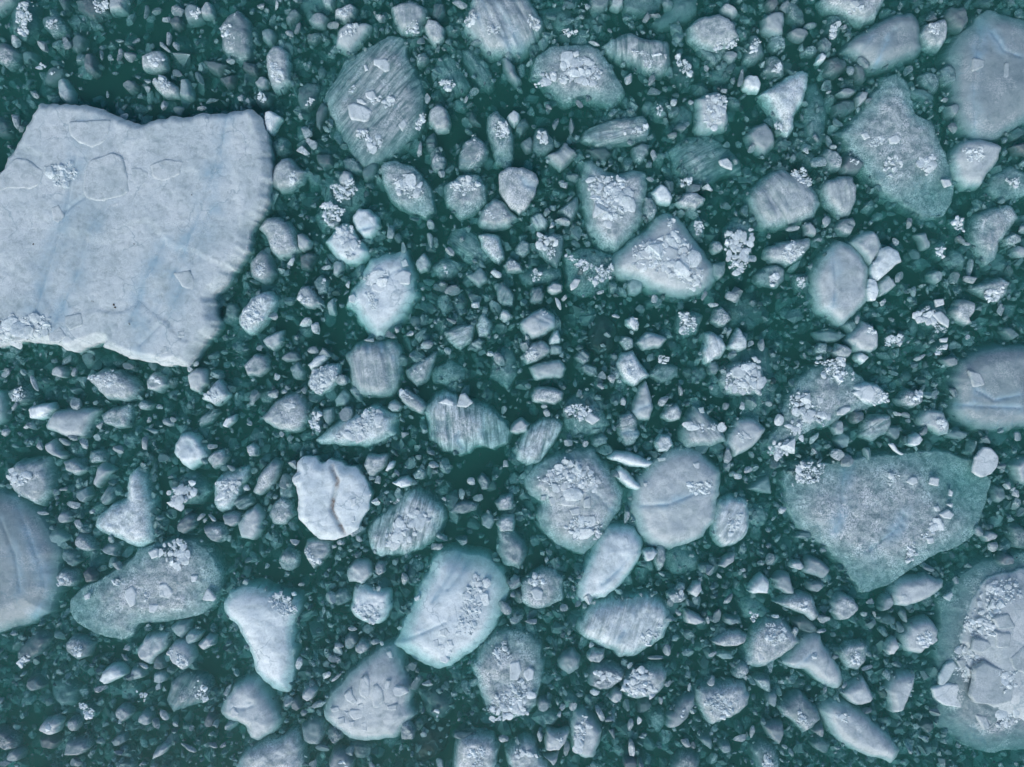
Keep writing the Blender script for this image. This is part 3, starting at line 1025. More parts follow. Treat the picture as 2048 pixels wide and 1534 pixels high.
C2 S4g 92 121 13 10 0
C2 D4g 141 104 24 26 0
>g 132 98,145 98,148 112,136 112
C2 P5n 157 91,160 86,165 88,165 92,158 93
C2 P4n 154 83 5 9 20
C2 P5t75 152 130,155 113,160 112,167 116,172 124,168 131,160 135,155 137 | pale lined chunk with rounded right side | left of the small pyramid chunk
C2 P5t0 173 125,177 116,181 108,185 114,188 124,182 127 | small pyramid-shaped chunk | with level lines, right of centre
C2 P4n 191 121 6 6 0
C2 P4n 200 122 7 8 0
C2 S4g 161 140 9 12 0
C2 S4g 167 100 14 14 0
C2 S4n 174 112 5 8 0
C2 P5g 84 136,88 129,97 127,102 137,110 146,105 149,98 155,90 150,86 143 | bright fish-tailed chunk | below the dark clear block's right
>g 88 140,94 138,96 148,90 146
C2 P4t40 50 132,56 125,62 130,62 135,57 138
C2 S4n 63 142 13 8 20
C2 S4g 121 145 22 16 0
>g 117 130,126 130,124 136,118 135
C2 D4g 148 146 15 12 0
C2 P4n 72 147 7 8 -20
C2 P4n 80 149 7 8 50
C2 D3t88 178 126,207 124,210 168,206 178,184 182,180 150 | sunken upright ribbed floe | behind the glassy rubble heap
F S4g 1440 760,1455 735,1480 725,1520 720,1530 760,1520 785,1490 790,1455 785 | heap of glassy white rubble | on the sunken upright ribbed floe
>c F 1442 762,1458 738,1520 722,1526 760,1518 782,1460 782
>p C2 174 142,180 138,187 142,186 149,176 148
>p C2 190 142,195 140,197 147,192 149
>p C2 191 132,195 131,197 134,194 136
C2 D3t-20 188 95 36 26 0
D2 P4n 36 80,37 65,44 52,52 42,58 39,66 42,74 50,80 60,80 72,80 86,72 94,64 102,58 106,50 100,40 94,38 88 | large smooth heart-shaped floe | with a fine centre crack, in the right half
>k 54 45 54 60 55 75 53 90
D2 S4n 66 40,76 33,84 31,90 40,92 45,86 52,82 58,79 55,72 46 | smooth dim rounded lobe | behind the heart-shaped floe's upper right
D2 W5n 84 56,88 52,90 45,96 43,104 47,107 56,100 60,96 64,88 71,84 69,83 63 | bright white leaf-shaped plate | right of the smooth heart-shaped floe
D2 W5n 81 69,86 70,86 87,80 86 | narrow white upright strip of ice | below the bright leaf-shaped plate
D2 S4n 88 73,96 66,101 73,103 74,96 80,88 84
D2 P4n 101 68,106 62,110 66,108 71,102 71
D2 P4g 0 44,12 40,24 38,34 36,34 44,26 52,16 58,4 56,-2 52 | slanted pale floe with sparkling middle | left of the heart-shaped floe
>g 11 51,20 40,28 44,20 54
D2 P4g -3 60,6 58,13 61,13 70,8 76,-3 74
>g 2 66,9 66,8 74,3 72
D2 P4n 20 29 13 5 -8
D2 P4n 29 26,33 24,38 30,38 35,30 34
D2 P4n 41 38 5 4 0
D2 S4t20 54 30,58 22,68 20,70 26,66 34,58 34
D2 S4g 164 28,168 18,178 14,192 10,200 20,192 30,184 40,182 54,174 58,168 46,164 38 | dull tongue-shaped grey floe | near the right edge, upper half
D2 P4n 99 38,103 36,106 41,101 43
D2 D4g 152 26 12 14 0
>g 148 22,155 22,156 30,149 29
D2 P3n 154 38 7 6 0
D2 P4n 159 41 5 5 0
D2 S4g 162 77,176 72,186 68,193 72,190 82,184 88,176 84 | triangular grey floe with sparkling patch | near the right edge at mid height
>g 172 80,184 74,188 78,180 86
D2 P4g 147 97,152 87,158 86,165 88,164 97,160 101,164 105,158 106,150 102 | square pale chunk with a small foot | left of the sparkling triangular floe
D2 P4n 182 100,186 90,190 87,190 94,186 102
D2 P4n 162 70 10 7 0
D2 S4n 118 34,126 32,130 44,124 46
D2 S4n 134 68 10 11 0
D2 S4n 118 78 6 9 0
D2 D4g 120 100,128 88,138 86,144 100,144 112,134 112,122 104 | jumble of pale broken plates | left of the square chunk with a foot
>p 130 97,138 95,145 102,144 109,136 104
>p 133 86,140 85,141 90,134 92
>c 120 99,128 92,134 96,132 104,124 103
>g 130 104,140 108,142 112,134 112
D2 S3n 36 112,46 110,58 112,63 114,56 119,44 121
D2 P4n 63 118,68 112,76 103,82 106,88 112,88 124,82 128,72 127 | smooth wedge-shaped pale floe | below the heart-shaped floe
>g 80 108,86 113,84 118,80 114
D2 P4g 51 128,56 121,63 123,67 127,64 132,56 133
D2 P5n 70 130,74 128,81 132,75 138,70 134
D2 P5n 42 132 6 6 0
D2 S4g 43 125 9 9 0
D2 P4n 72 101 4 9 0
D2 S4t60 58 106,68 102,72 107,66 114
D2 P4n 117 133,121 129,126 128,125 134,119 137
D2 D4g 128 125,140 116,144 118,142 128,132 130
>p 137 117,144 116,143 120,138 120
>p 140 122,144 121,143 126,140 126
>g 130 126,140 124,136 131
D2 P4n 145 135 11 8 0
D2 D4g 100 118 14 10 0
>g 94 117,106 116,105 122,95 122
D2 S3n 193 113 14 9 30
D2 P4n 200 48 9 11 0
D2 S4g 195 38 12 11 0
D2 P4n 92 88 5 6 0
D2 D4g 26 72 12 14 0
>g 24 68,30 70,29 78,25 76
D2 D4g 150 55 16 16 0
D2 S4n 164 60 7 14 0
D2 P3n 113 25 6 8 0
D2 D4g 137 47 9 14 0
>g 134 44,140 44,139 52,135 51
F S4g 1560 850,1575 800,1595 765,1625 738,1660 725,1700 730,1730 760,1750 790,1735 820,1700 825,1660 850,1620 860,1590 885,1550 905,1535 885 | broad mossy floe strewn with sparkling rubble | left of the right-edge berg
>c D3 18 18,20 10,28 8,32 16,42 20,48 26,46 32,36 28,26 22
>c D3 8 30,20 32,28 30,25 44,18 40
>p D3 39 10,45 10,44 15,40 16
>g D2 40 138,60 134,70 146,60 152,45 150
>L D3 55 22,60 18,66 18,66 21,60 25,55 25 | small white crescent of ice below the mossy rubble-strewn floe
F P5g 1700 770,1725 765,1755 768,1780 790,1770 805,1740 812,1715 805,1705 790 | white flat-topped raft of crushed ice | beside the mossy rubble-strewn floe
>p D3 67 7,74 2,82 0,86 6,83 14,74 13
>c D3 84 2,90 6,97 6,94 12,86 15
F P5g 1538 905,1542 888,1560 882,1582 885,1575 905,1555 915
>c F 1538 905,1545 885,1580 886,1574 904,1555 912
F P3n 1905 770,1915 735,1940 712,1980 698,2070 690,2070 850,2000 860,1960 858,1930 845,1905 820,1910 795 | smooth grey-blue berg at right edge | halfway down the picture
>k F 1910 808 1960 812 2040 815
>k F 1955 780 1990 800 2040 790
>p F 1935 740,1960 745,1970 770,1945 775
D3 P4g 103 12,112 4,122 6,124 14,116 19,106 17
>g 112 10,121 8,121 15,113 16
D3 S4n 129 9 9 7 0
D3 S4n 121 28,126 21,140 22,145 32,144 40,138 41,130 35,122 33 | dim smooth angular chunk | under the right-edge grey-blue berg
>g 136 28,140 28,140 38,137 36
D3 P3n 125 38 9 9 0
D3 P5n 111 48,114 42,119 39,124 44,120 49,115 50 | small bright cube-like chunk | above the huge pale bell-shaped floe
D3 P4n 104 24 6 6 0
D3 P3n 110 25 7 6 0
D3 P3g 66 30,67 21,76 22,77 28,70 32
D3 S4t-30 75 42,78 30,82 26,98 25,99 32,94 40,84 46 | greenish squared chunk with ruled lines | above the huge pale bell-shaped floe
D3 S3n 100 38 12 12 0
D3 S4n 56 35 8 12 0
D3 S4n 53 45,58 38,65 42,64 50,58 52
D3 S5n 38 43 10 6 -50
F S4g 1575 1015,1570 960,1590 928,1625 918,1660 928,1700 920,1730 915,1790 912,1840 905,1900 905,1960 925,1985 960,1975 1000,1960 1040,1945 1075,1900 1100,1860 1115,1820 1140,1780 1170,1730 1187,1705 1160,1690 1130,1660 1100,1620 1070,1590 1045 | huge pale bell-shaped floe | awash, in the lower right
>k F 1695 930 1685 975 1685 1020 1670 1060
>k F 1740 1100 1790 1060 1810 1030
>g D3 20 66,30 64,44 66,46 72,34 78,22 82
>g D3 98 72,108 72,106 80,98 80
>c D3 130 112,136 108,140 112,132 118,124 122
>g D3 110 132,118 126,120 136,112 142
>p D3 142 96,148 95,147 99
>p D3 145 84,148 86,147 90,144 89
>p D3 132 98,136 97,138 101,134 102
>p D3 106 83,109 82,109 85
>p D3 126 123,132 122,133 127,128 128
>L D3 163 68,165 58,172 50,178 51,184 58,183 66,178 72,170 75,163 71 | rounded pale plate at the right end of the huge bell-shaped floe
>L D3 110 78,114 74,119 74,120 79,115 81 | small white triangular pebble high on the bell-shaped floe, left of its twin
>L D3 128 80,130 74,137 75,136 82 | small squarish pale pebble high on the bell-shaped floe, right of its twin
>L D3 136 104,144 100,149 104,146 108,140 107 | white five-sided pebble of ice right of the bell-shaped floe's middle
>L D3 96 48,100 47,104 53,109 56,106 57,100 53 | thin white sliver of ice above the bell-shaped floe's top edge
D3 P5n 12 101 6 6 0
D3 S4t0 28 121 12 6 0
D3 P4n 23 144 10 8 0
D3 S4n 28 150,32 138,40 140,50 148,44 156
D3 P4n 194 65,200 60,208 58,208 82,198 78
D3 S3n 184 88 9 13 0
D3 P4n 192 81 5 6 0
D3 P4n 197 84 4 4 0
D3 P4n 199 88 6 6 0
D3 P4n 170 121,174 117,182 119,180 124,173 126
D3 P4n 175 129,182 124,185 131,180 135
D3 P3g 192 114,200 112,208 118,208 132,196 130
D3 P4n 200 42 8 6 0
D3 P3n 175 44 8 7 0
D3 S3n 150 40 16 8 0
D3 P3n 190 140 12 9 0
D3 P3n 188 66 8 4 0
D3 P3n 129 148 8 5 20
D3 S3n 200 96 8 10 20
D3 S3n 205 102 8 8 0
D3 S4n 81 55 6 10 0
C3 P4g 16 9,19 3,30 3,41 6,40 12,34 16,26 15,17 14 | greenish rounded oblong chunk | below the slab-shaped greenish chunk
C3 P4n 71 2 6 5 0
C3 P4n 26 18 5 4 20
C3 P4n 28 23 6 8 0
C3 P4n 0 33,7 27,14 32,12 38,4 40,-2 38
C3 S5t-75 2 52,10 40,22 30,34 27,40 33,36 42,28 52,22 62,12 64,4 60 | slanted furry-looking oblong floe | above the floe heaped with white plates
C3 D4g 42 15,60 5,72 20,78 32,70 40,50 42,42 30 | sunken ragged floe carrying a glassy triangle | above the two white logs
>p 58 29,62 22,71 28,64 33
>c 52 22,58 19,62 23,58 29,53 28
>g 44 20,54 14,60 20,50 32
C3 P4n 102 3,107 -3,110 6,113 18,110 28,101 28,96 22 | tall wedge with a pale spine | above the two white logs
>k 96 23 103 19 110 17
C3 S4t-10 86 26,94 22,100 28,102 40,98 48,91 49,86 40 | dim shield-shaped chunk | left of the tall wedge with pale spine
>k 88 40 95 39 102 40
C3 P5g 120 24,125 17,132 16,136 22,134 28,126 30,120 27
C3 P4n 121 14 10 6 -30
C3 P4n 89 14 5 6 0
C3 P4n 135 5 5 8 0
C3 P5g 114 46,119 40,126 41,129 48,124 54,116 54
C3 P4n 45 47 9 5 0
C3 P4n 59 48 5 5 0
C3 S4g 71 45 13 9 -20
C3 P4t55 135 44,139 30,145 17,152 20,158 27,168 34,172 46,160 49,140 52 | cone-shaped floe with a white crusty belt | right of the furry ball-like chunk
>c 139 34,142 30,155 33,168 32,170 35,155 36,142 36
>p 149 19,153 18,154 23,150 24
C3 P4n 172 47,178 34,180 29,194 28,203 36,196 46,186 54,178 58 | angular greenish-white floe | right of the crusty-belted cone floe
>p 184 37,190 41,192 44,185 44
>g 180 40,184 40,186 46,181 46
C3 P4g 169 58,171 51,176 52,176 61,170 62
C3 P4n 171 18 7 8 0
C3 P5n 184 18 6 6 0
C3 P5n 193 4,198 3,201 9,195 9
C3 P4g 10 75,20 65,35 58,50 53,65 52,75 65,83 78,88 90,86 100,80 108,72 120,64 130,57 136,48 133,36 128,24 115,20 105,25 95,14 88 | big round floe heaped with white plates | lower middle, left of the two logs
>c 22 76,32 70,40 68,44 60,50 64,58 66,66 76,70 80,60 84,52 88,44 86,36 84,28 80
>p 43 63,48 60,51 65,48 70,44 68
>p 38 90,46 87,54 89,55 94,50 98,39 97
>p 29 91,35 88,37 94,31 98
>p 39 80,45 77,49 82,44 87,39 85
>p 57 92,63 89,63 99,57 99
>p 23 89,28 88,27 93,23 93
>p 45 100,55 98,55 104,48 105
>p 27 71,32 69,35 74,30 76
>p 64 76,70 75,72 79,68 81
>c 42 110,56 106,70 112,70 120,58 126,48 122
>k 65 86 76 97 84 106
C3 P5n 78 58,83 54,95 55,106 60,113 63,108 67,100 66,88 63,78 60 | long white log of ice | lying level, upper of the two logs
C3 P5n 83 70,87 66,92 70,98 77,104 82,101 85,94 83,86 77 | shorter slanting white log of ice | between the plate-heaped floe and round-backed floe
C3 P4n 96 90,98 80,107 70,115 60,125 54,140 52,150 54,157 62,166 70,166 80,163 95,162 110,152 122,138 128,120 131,110 128,103 120,99 108,95 98 | big round-backed greenish-white floe | lower right of centre, beside the logs
>p 116 59,123 58,123 61,117 62
>p 105 79,108 78,108 82,106 82
>g 140 80,158 78,158 85,142 87
>p 144 63,150 62,150 68,146 69
>k 104 98 125 96 145 88 160 86
F P5n 1282 1080,1282 1110,1262 1140,1235 1175,1210 1195,1185 1198,1160 1205,1155 1185,1165 1150,1185 1110,1200 1075,1215 1055,1250 1052,1270 1058 | smooth white egg-shaped floe | tucked under the round-backed floe
>k F 1205 1170 1240 1140 1258 1115
C3 P5n 105 133,113 131,117 134,113 140,107 142
C3 P5t-60 162 108,165 95,175 90,188 93,190 105,188 120,178 128,168 130,161 120 | fluffy white upright floe | right of the big round-backed floe
>g 172 102,180 104,180 118,174 118
C3 P4n 92 106 6 11 0
C3 S4n 164 145,170 138,178 134,177 142,170 147
C3 S4n 188 84,196 78,205 72,208 88,198 86
C3 P5n 181 74 11 4 0
C3 P4n 189 69 6 6 0
C3 S4g 119 138 9 20 0
C3 D4g 135 140 30 20 0
C3 D4g 195 105 16 16 0
C3 S4n 173 66 6 8 -30
F P4g 995 1060,1015 1055,1045 1080,1052 1110,1040 1140,1010 1130,995 1105
B3 P4g 4 27,12 18,24 9,34 7,38 14,41 20,40 28,36 36,30 38,20 37,12 33 | pale almond-shaped floe | with white discs, left of the ragged bird-shaped floe
>p 15 24,20 22,22 27,18 32,12 31
>L 22 15,26 14,32 16,32 19,27 21,22 18 | white oval disc of ice lying on the pale almond-shaped floe
B3 P4n 14 8 9 6 -10
B3 P4n 22 6 5 5 0
B3 S4n 63 12,70 4,75 9,72 17,64 18
B3 P4n 111 18 10 9 0
B3 S4g 42 24,47 18,52 22,53 33,49 42,44 36
>g 44 24,50 22,50 38,46 34
B3 S4n 53 20,62 19,62 28,58 33,55 30
B3 P5g 47 45,56 38,60 34,72 27,85 22,92 18,98 18,104 22,113 25,110 32,112 40,100 46,88 49,70 49,52 48 | ragged bird-shaped white floe | below the dark-banded block
>c 72 38,80 33,86 26,92 20,98 24,94 32,84 40,78 42
>p 94 28,100 27,101 34,96 36
>p 78 42,84 39,89 44,80 48
>g 60 42,66 41,66 46,61 46
B3 P4g 114 9,119 4,126 8,132 13,136 18,132 24,124 20,117 14 | slanted pale granular chunk | left of the broad sunken greenish floe
>g 116 6,121 4,126 12,120 12
B3 S5t85 134 22,144 10,152 6,166 14,180 17,192 25,203 37,200 47,188 52,176 48,164 56,150 52,140 44,139 32 | broad sunken greenish floe with upright streaks | left of centre, lower half
>p 145 15,152 11,158 14,158 18,150 16
>k 162 38 161 46 165 52
>L 160 18,163 8,167 7,174 15,168 19 | white triangular lump of ice on the broad sunken greenish floe
B3 S4n 198 21 6 8 0
B3 P5n 172 78 7 6 0
B3 P5n 103 69,107 62,111 62,110 66,105 70 | small white upright pebble | above the white spindle-shaped pebble
B3 P5n 108 79,114 76,120 74,125 77,124 81,116 83 | white spindle-shaped pebble | right of the split white floe
B3 P4g 86 65,89 57,105 56,104 64,98 70,91 74 | pale shield-shaped chunk | touching the split white floe's upper right
B3 P5n 92 96,94 91,97 91,100 95,96 97
B3 P4n 97 77 7 7 0
B3 P4n 138 63,143 61,146 68,140 68
B3 S4g 125 72,132 66,136 70,134 76,127 76
B3 P4n 112 71 5 7 -20
B3 S4g 164 89 7 9 0
B3 P4n 150 92 5 3 0
B3 W5n 33 62,37 58,48 58,52 64,58 60,67 62,72 66,80 66,86 74,92 88,90 100,84 108,82 116,74 121,62 125,50 124,44 118,34 108,34 92,32 82,29 78,29 74,33 70 | brightest white floe split by brownish crack | lower left of centre
>s 60 66 65 78 62 90 60 100 66 112 70 120
>p 30 74,36 71,36 79,30 80
>p 75 92,80 90,80 96,76 99
>p 76 106,79 105,79 110,76 110
B3 S5t-75 90 122,92 112,105 102,113 95,120 86,128 85,140 92,150 100,150 108,145 120,135 128,120 136,100 138,92 132 | combed floe with white flecks along its middle | right of the split white floe
>c 102 124,112 112,125 104,134 106,132 114,120 124,112 130,104 130
B3 P4t10 38 134,40 126,50 124,60 127,58 136,50 144,46 148,42 142 | triangular layered chunk | under the split white floe
>g 40 132,48 136,50 142,46 142
B3 P4n 31 126 9 7 0
B3 P4n 62 130 5 4 -40
B3 P4n 67 127 6 4 0
B3 P4n 82 124 4 5 -40
B3 S4g 10 105,14 96,20 90,28 95,30 105,24 112,14 112
B3 S4g 24 86 12 12 0
B3 S4g 18 140,24 132,34 136,33 146,26 150,20 147
F P4g 505 985,515 960,530 935,545 920,560 925,555 950,540 975,520 990 | slim slanted pale floe | left of the split white floe
B3 S4n 73 148,80 141,90 142,93 152,85 160,74 158 | dim greenish rounded chunk | left of the fan-topped floe's upper edge
B3 P4g 95 150,97 142,103 143,103 150,98 153
B3 S4n 180 106,187 102,191 108,187 116,181 113
B3 P5g 192 112,198 105,206 104,206 118,195 118
B3 P4g 191 95,196 90,205 87,206 100,194 101
B3 S4n 148 123 9 6 20
B3 P4n 199 64 7 7 0
B3 S4g 166 99 20 8 -10
B3 D4g 108 90 15 10 0
>g 108 94,114 93,113 96
B3 P4g 144 130 9 7 -30
B3 S4g 182 78 9 11 0
B3 S4n 177 91 9 6 0
B3 P4n 20 40 3 6 -40
B3 S4n 26 44 4 9 40
F P5n 785 1290,800 1270,830 1205,845 1165,862 1130,880 1105,905 1100,945 1110,975 1115,1000 1140,1015 1165,1020 1180,1005 1215,985 1260,955 1295,920 1320,880 1338,850 1330,820 1310 | large white fan-shaped floe | with rounded pebbles, lower middle
>k F 920 1110 905 1140 880 1180 865 1205
>k F 945 1115 920 1150 895 1180
>k F 805 1285 850 1265 890 1245
>c B4 168 15,176 2,184 8,180 20,176 30,172 45,162 42,166 30
>p B4 146 44,152 41,156 46,152 50,147 48
>p B4 141 52,146 50,147 58,141 58
>p B4 145 56,150 54,152 59,147 60
>p B4 159 45,165 44,163 48,159 48
>p B4 158 43,160 40,163 42,161 44
>p B4 146 64,150 61,155 67,152 71,147 69
>p B4 152 52,157 51,158 57,154 57
>p B4 154 60,156 59,157 62,154 62
>p B4 126 18,131 15,131 20,127 21
A3 P5n 23 19,34 16,41 15,43 20,38 27,24 28 | smooth white brick-like chunk | near the left edge
A3 P4n 36 33,43 22,58 20,79 20,74 28,70 36,68 42,58 43,46 39,37 36 | pale boat-shaped floe | right of the brick-like chunk
A3 S4g 81 25,88 20,104 16,105 22,102 34,94 35,84 32 | grey quarter-disc chunk | right of the pale boat-shaped floe
A3 P3g 6 6,14 2,25 5,26 13,16 17,8 12
>g 9 7,16 4,20 9,12 12
A3 P4n -5 5,3 6,6 16,5 28,0 33,-5 30
A3 P4n 4 39 6 6 0
A3 P5n 22 34 7 3 -10
A3 P4n 11 18 4 7 20
A3 P4g 117 17 12 8 0
A3 P4n 36 48,43 44,47 52,53 57,50 60,42 57,37 53
A3 P4n 31 49 7 7 0
A3 P4g 51 46 8 8 0
A3 P4n 58 43 7 5 0
A3 P4n 66 48 7 8 0
A3 P4n 79 33 6 8 0
A3 S4g 78 58 15 11 0
A3 P4n 94 53 8 7 0
A3 P4n 115 47 6 10 0
A3 D4g 105 45 12 12 0
A3 P5n 178 33,181 27,188 24,187 30,182 35 | little bright almond pebble | above the greenish rounded floe's right
A3 S4t-40 166 28 18 9 -40
A3 S4n 133 31 9 7 0
A3 S4n 120 37 7 6 0
A3 P4n 138 28 6 5 0
A3 S5n 140 48,144 41,152 39,158 43,164 52,165 58,158 64,152 68,146 64,139 55 | greenish rounded floe | left of centre, above the dark flecked floe
A3 P4g 165 60,171 54,178 52,182 58,179 64,171 68
A3 P5g 197 50,202 47,206 50,206 57,200 58
A3 P4n 169 50 6 5 0
A3 P4g 7 72,14 62,28 60,40 59,41 70,42 85,38 92,32 97,22 92,10 85 | rounded grey boulder of ice with crusty left shoulder | above the corner berg
>c 7 72,14 70,22 74,18 80,9 78
>g 16 86,20 86,20 90,16 90
A3 P4g 50 62,58 60,64 63,69 69,60 73,53 69
A3 P4n 75 80,78 66,82 62,92 69,84 76,79 83
A3 S4n 62 85,70 82,73 89,68 95,61 91
A3 P4n 50 84 8 4 -15
A3 P4n 58 97 10 8 0
A3 P4n 52 107 11 9 0
A3 P4n 34 103 8 5 0
A3 S4t-60 80 92,86 82,92 82,90 92,84 97
A3 P4n 62 113 5 9 0
A3 P4n 73 102 5 6 0
A3 P5g 104 72,110 67,115 72,118 85,121 100,122 125,110 130,98 125,85 120,76 114,78 106,90 96,102 92,102 80 | pale L-shaped floe | between the corner berg and green water
A3 D4g 138 78,150 70,160 76,168 86,158 96,140 96,135 90 | dark sunken floe with sparkling flecks | right of the L-shaped floe
>c 136 88,142 84,152 80,155 86,146 92,138 96
A3 P5g 171 80,178 72,190 68,198 66,198 74,192 82,190 92,184 100,176 102,171 95 | slanted white-topped floe | right of the dark flecked floe
>c 174 80,184 76,190 78,188 86,182 92,174 90
A3 S4t-30 194 95 14 11 -20
A3 P4n 178 104,192 103,192 110,186 114,180 112
A3 P5n 197 83 6 5 0
A3 P4g 162 114,170 111,178 113,181 120,175 127,166 123
A3 P3g 142 112,150 104,156 106,155 114,148 120,142 117
A3 P4n 160 106 8 4 -40
A3 P4n 163 109 4 6 0
A3 P4n 169 107 7 4 40
F S4n 475 1045,490 1025,512 1010,525 1030,522 1060,508 1080,482 1075 | smooth greenish egg-shaped floe | left of the split white floe's lower end
F P3n -140 990,-60 980,0 985,25 990,50 1005,75 1025,95 1055,110 1080,122 1100,118 1150,105 1200,100 1225,70 1240,30 1255,0 1265,-140 1290 | great smooth corner berg | at the lower left edge
>k F 20 1000 50 1060 75 1120 85 1180 60 1240
>k F 0 1040 30 1110 40 1180
>k F 105 1190 80 1205 60 1235
A3 S4n 38 116,46 115,56 123,50 130,42 134
A3 P4t35 60 128,62 120,66 118,72 124,77 132,70 134,64 132
A3 P3g 80 132,88 126,95 128,94 138,86 136
A3 D3t-30 70 140,82 134,86 142,80 150,72 148
A3 P4n 93 145 7 6 0
A3 S3g 50 132,60 134,64 142,58 146,50 140
F P4g 112 1150,125 1138,150 1140,156 1160,145 1173,118 1168
>g F 115 1150,130 1145,140 1160,120 1168
F P3n 168 1142,180 1135,192 1148,190 1162,175 1165
F S4g 140 1200,165 1175,215 1150,250 1130,275 1100,310 1088,380 1080,410 1095,425 1115,440 1150,435 1185,425 1210,400 1230,350 1240,280 1245,265 1270,245 1280,215 1275,180 1262,150 1245,138 1225 | broad glassy mottled floe | studded with clear lumps, below the L-shaped floe
>p A4 100 12,106 8,110 14,108 24,104 26,100 18
>p A4 127 7,134 6,139 14,135 19,127 17
>p A4 161 20,166 10,173 18,171 21
>p A4 119 23,128 23,124 30,119 30
>p A4 152 0,158 0,157 5,153 6
>p A4 67 16,72 14,72 19,68 20
>c A3 130 132,138 125,148 128,149 138,142 148,132 140
>p A3 118 134,126 131,127 138,121 140
>g A4 89 4,96 2,97 7,91 8
>g A4 114 16,120 16,118 22
A4 P4n 136 41,144 36,152 36,151 44,146 51,138 45
A4 P5t-60 148 48,152 44,162 46,157 53,151 56
A4 P4n 158 55,166 48,172 50,171 56,163 60
A4 P4n 134 60,140 53,150 53,155 65,152 72,146 76,138 70 | grey heart-shaped chunk | below the broad glassy mottled floe
>g 136 60,142 60,150 68,146 72
A4 S4n 109 60,116 49,126 47,134 47,132 58,124 66,120 72,112 67 | smooth dim paddle-shaped chunk | left of the grey heart-shaped chunk
A4 P4n 100 59 8 5 0
A4 P3n 99 66 6 6 0
A4 S3n 128 70 10 12 0
A4 S3g 52 55,58 49,68 51,74 55,70 65,62 68,53 60 | dull rounded chunk with flecked centre | below the glassy mottled floe's left end
>g 58 58,64 57,64 64,59 62
A4 S3g 18 55,30 46,40 50,36 60,28 66,16 72,14 64
>g 16 66,22 65,22 72,17 72
A4 P5n 79 84,83 76,92 71,98 74,100 80,92 84,84 88 | pale half-moon chunk | left of the white wedge floe, lower left
A4 P4n 111 78 10 10 0
A4 P4n 114 73 7 4 40
A4 P3n 104 82 8 6 0
A4 S4n 128 82 10 9 0
A4 P4n 126 90 7 7 0
A4 D4n 97 90,104 84,112 87,112 94,108 100,98 99
>g 110 93,118 95,116 100,110 99
A4 P3n 80 91 9 5 -15
A4 S3n 28 87 12 9 0
A4 D4g 42 85,52 82,64 90,62 102,50 106,42 98
A4 S3t-60 133 100,137 85,145 79,153 80,166 84,168 92,164 102,150 105,138 110 | dark striated leafy floe | left of the white wedge floe's lower tip
>g 156 86,162 88,164 98,158 98
A4 D4g 62 105,72 102,80 108,76 114,66 112
>g 64 104,70 106,75 110,71 113
A4 P4n 31 123,36 116,44 114,49 117,46 126,40 128 | small grey kite chunk with flecked middle | in the lower left corner
>g 37 118,42 120,40 124
A4 P4g 59 119 12 12 0
A4 P4g 99 110 12 11 0
A4 P4n 116 114 11 10 0
A4 P4n 131 112 9 9 0
A4 P3g 124 120 6 9 0
A4 P3n 163 118,168 108,173 114,172 120,166 121
A4 P4n 140 120 5 4 20
A4 P4n 95 118 5 4 0
A4 P3g -3 122,6 124,14 130,14 138,6 140,-3 136
A4 P3n 39 133 18 10 10
A4 P3t-10 50 145,53 133,70 131,72 138,64 144 | grey oblong chunk with level streaks | in the lower left corner
A4 P3n 12 144 13 10 0
A4 P4n 121 148,124 140,130 135,136 136,132 142 | slim smooth leaf-shaped chunk | low on the left, near the bottom edge
A4 P4n 142 134,150 136,159 142,150 142
A4 P3n 170 136 8 5 -10
A4 P3n 178 136 7 5 0
A4 S3n 79 134 7 7 -30
A4 P3n 95 142 9 5 15
A4 P3n 60 150 10 8 0
A4 P3n 4 151 14 5 0
A4 S3g 100 151 15 6 10
A4 P4n 180 90,185 87,181 98,177 99
A4 S3n 95 132 12 7 -30
F P5n 447 1205,460 1185,490 1172,520 1175,545 1183,570 1190,597 1200,595 1225,585 1250,587 1300,585 1360,580 1385,545 1378,525 1360,510 1340,505 1310,490 1280,475 1250,450 1225 | large white wedge narrowing downwards | lower left, with crusty upper right corner
>g B4 12 18,20 16,30 22,31 30,24 30,16 26
>p B4 28 14,31 13,33 16,29 17
F P4n 440 1425,450 1395,470 1370,500 1358,515 1360,535 1390,553 1420,560 1440,545 1465,515 1482,500 1475,490 1450,455 1440 | white cleft floe | under the tip of the downward wedge
>k F 462 1420 490 1418 505 1412
>p A4 184 108,187 104,189 108,192 109,192 113,185 114
F P4g 470 1534,490 1505,520 1490,555 1480,575 1468,590 1462,605 1490,608 1520,600 1550,480 1555 | speckled grey floe cut by bottom edge | below the white cleft floe
B4 S5n 76 26,79 10,84 8,92 11,106 13,107 25,104 34,98 39,90 39,80 34,76 28 | tooth-shaped greenish floe with crusty foot | right of the large white wedge
>c 80 28,86 25,94 27,100 24,99 32,94 37,86 33
B4 P4n 54 110,58 98,70 85,80 74,92 64,100 58,110 56,113 64,118 76,124 90,122 102,127 112,120 118,112 130,98 132,82 132,70 127,56 116 | triangular floe piled with flat white plates | low, left of the middle
>p 82 90,84 82,88 79,91 83,92 95,88 99,83 96
>p 92 98,93 88,97 86,102 92,103 100,98 106,94 106
>p 101 91,104 83,108 84,107 90,103 93
>p 104 95,111 88,119 89,123 93,116 97,106 97
>p 70 95,76 90,78 95,82 100,79 104,72 100
>p 75 107,88 106,86 114,78 116,74 111
>p 81 103,86 101,87 105,81 106
>p 84 118,89 115,89 125,84 124
>p 74 116,79 116,79 122,74 122
>p 65 114,71 112,72 118,66 120
>p 59 106,66 104,68 108,61 110
>p 69 108,75 108,73 112
>p 104 104,113 103,112 108,105 108
>p 89 110,94 106,92 112
>p 104 61,108 60,110 66,105 67
B4 P4g 116 118,122 117,127 124,126 131,116 131
B4 P3n 36 120,44 114,54 116,55 126,52 135,44 135,38 132
B4 S3g 63 127 10 14 -30
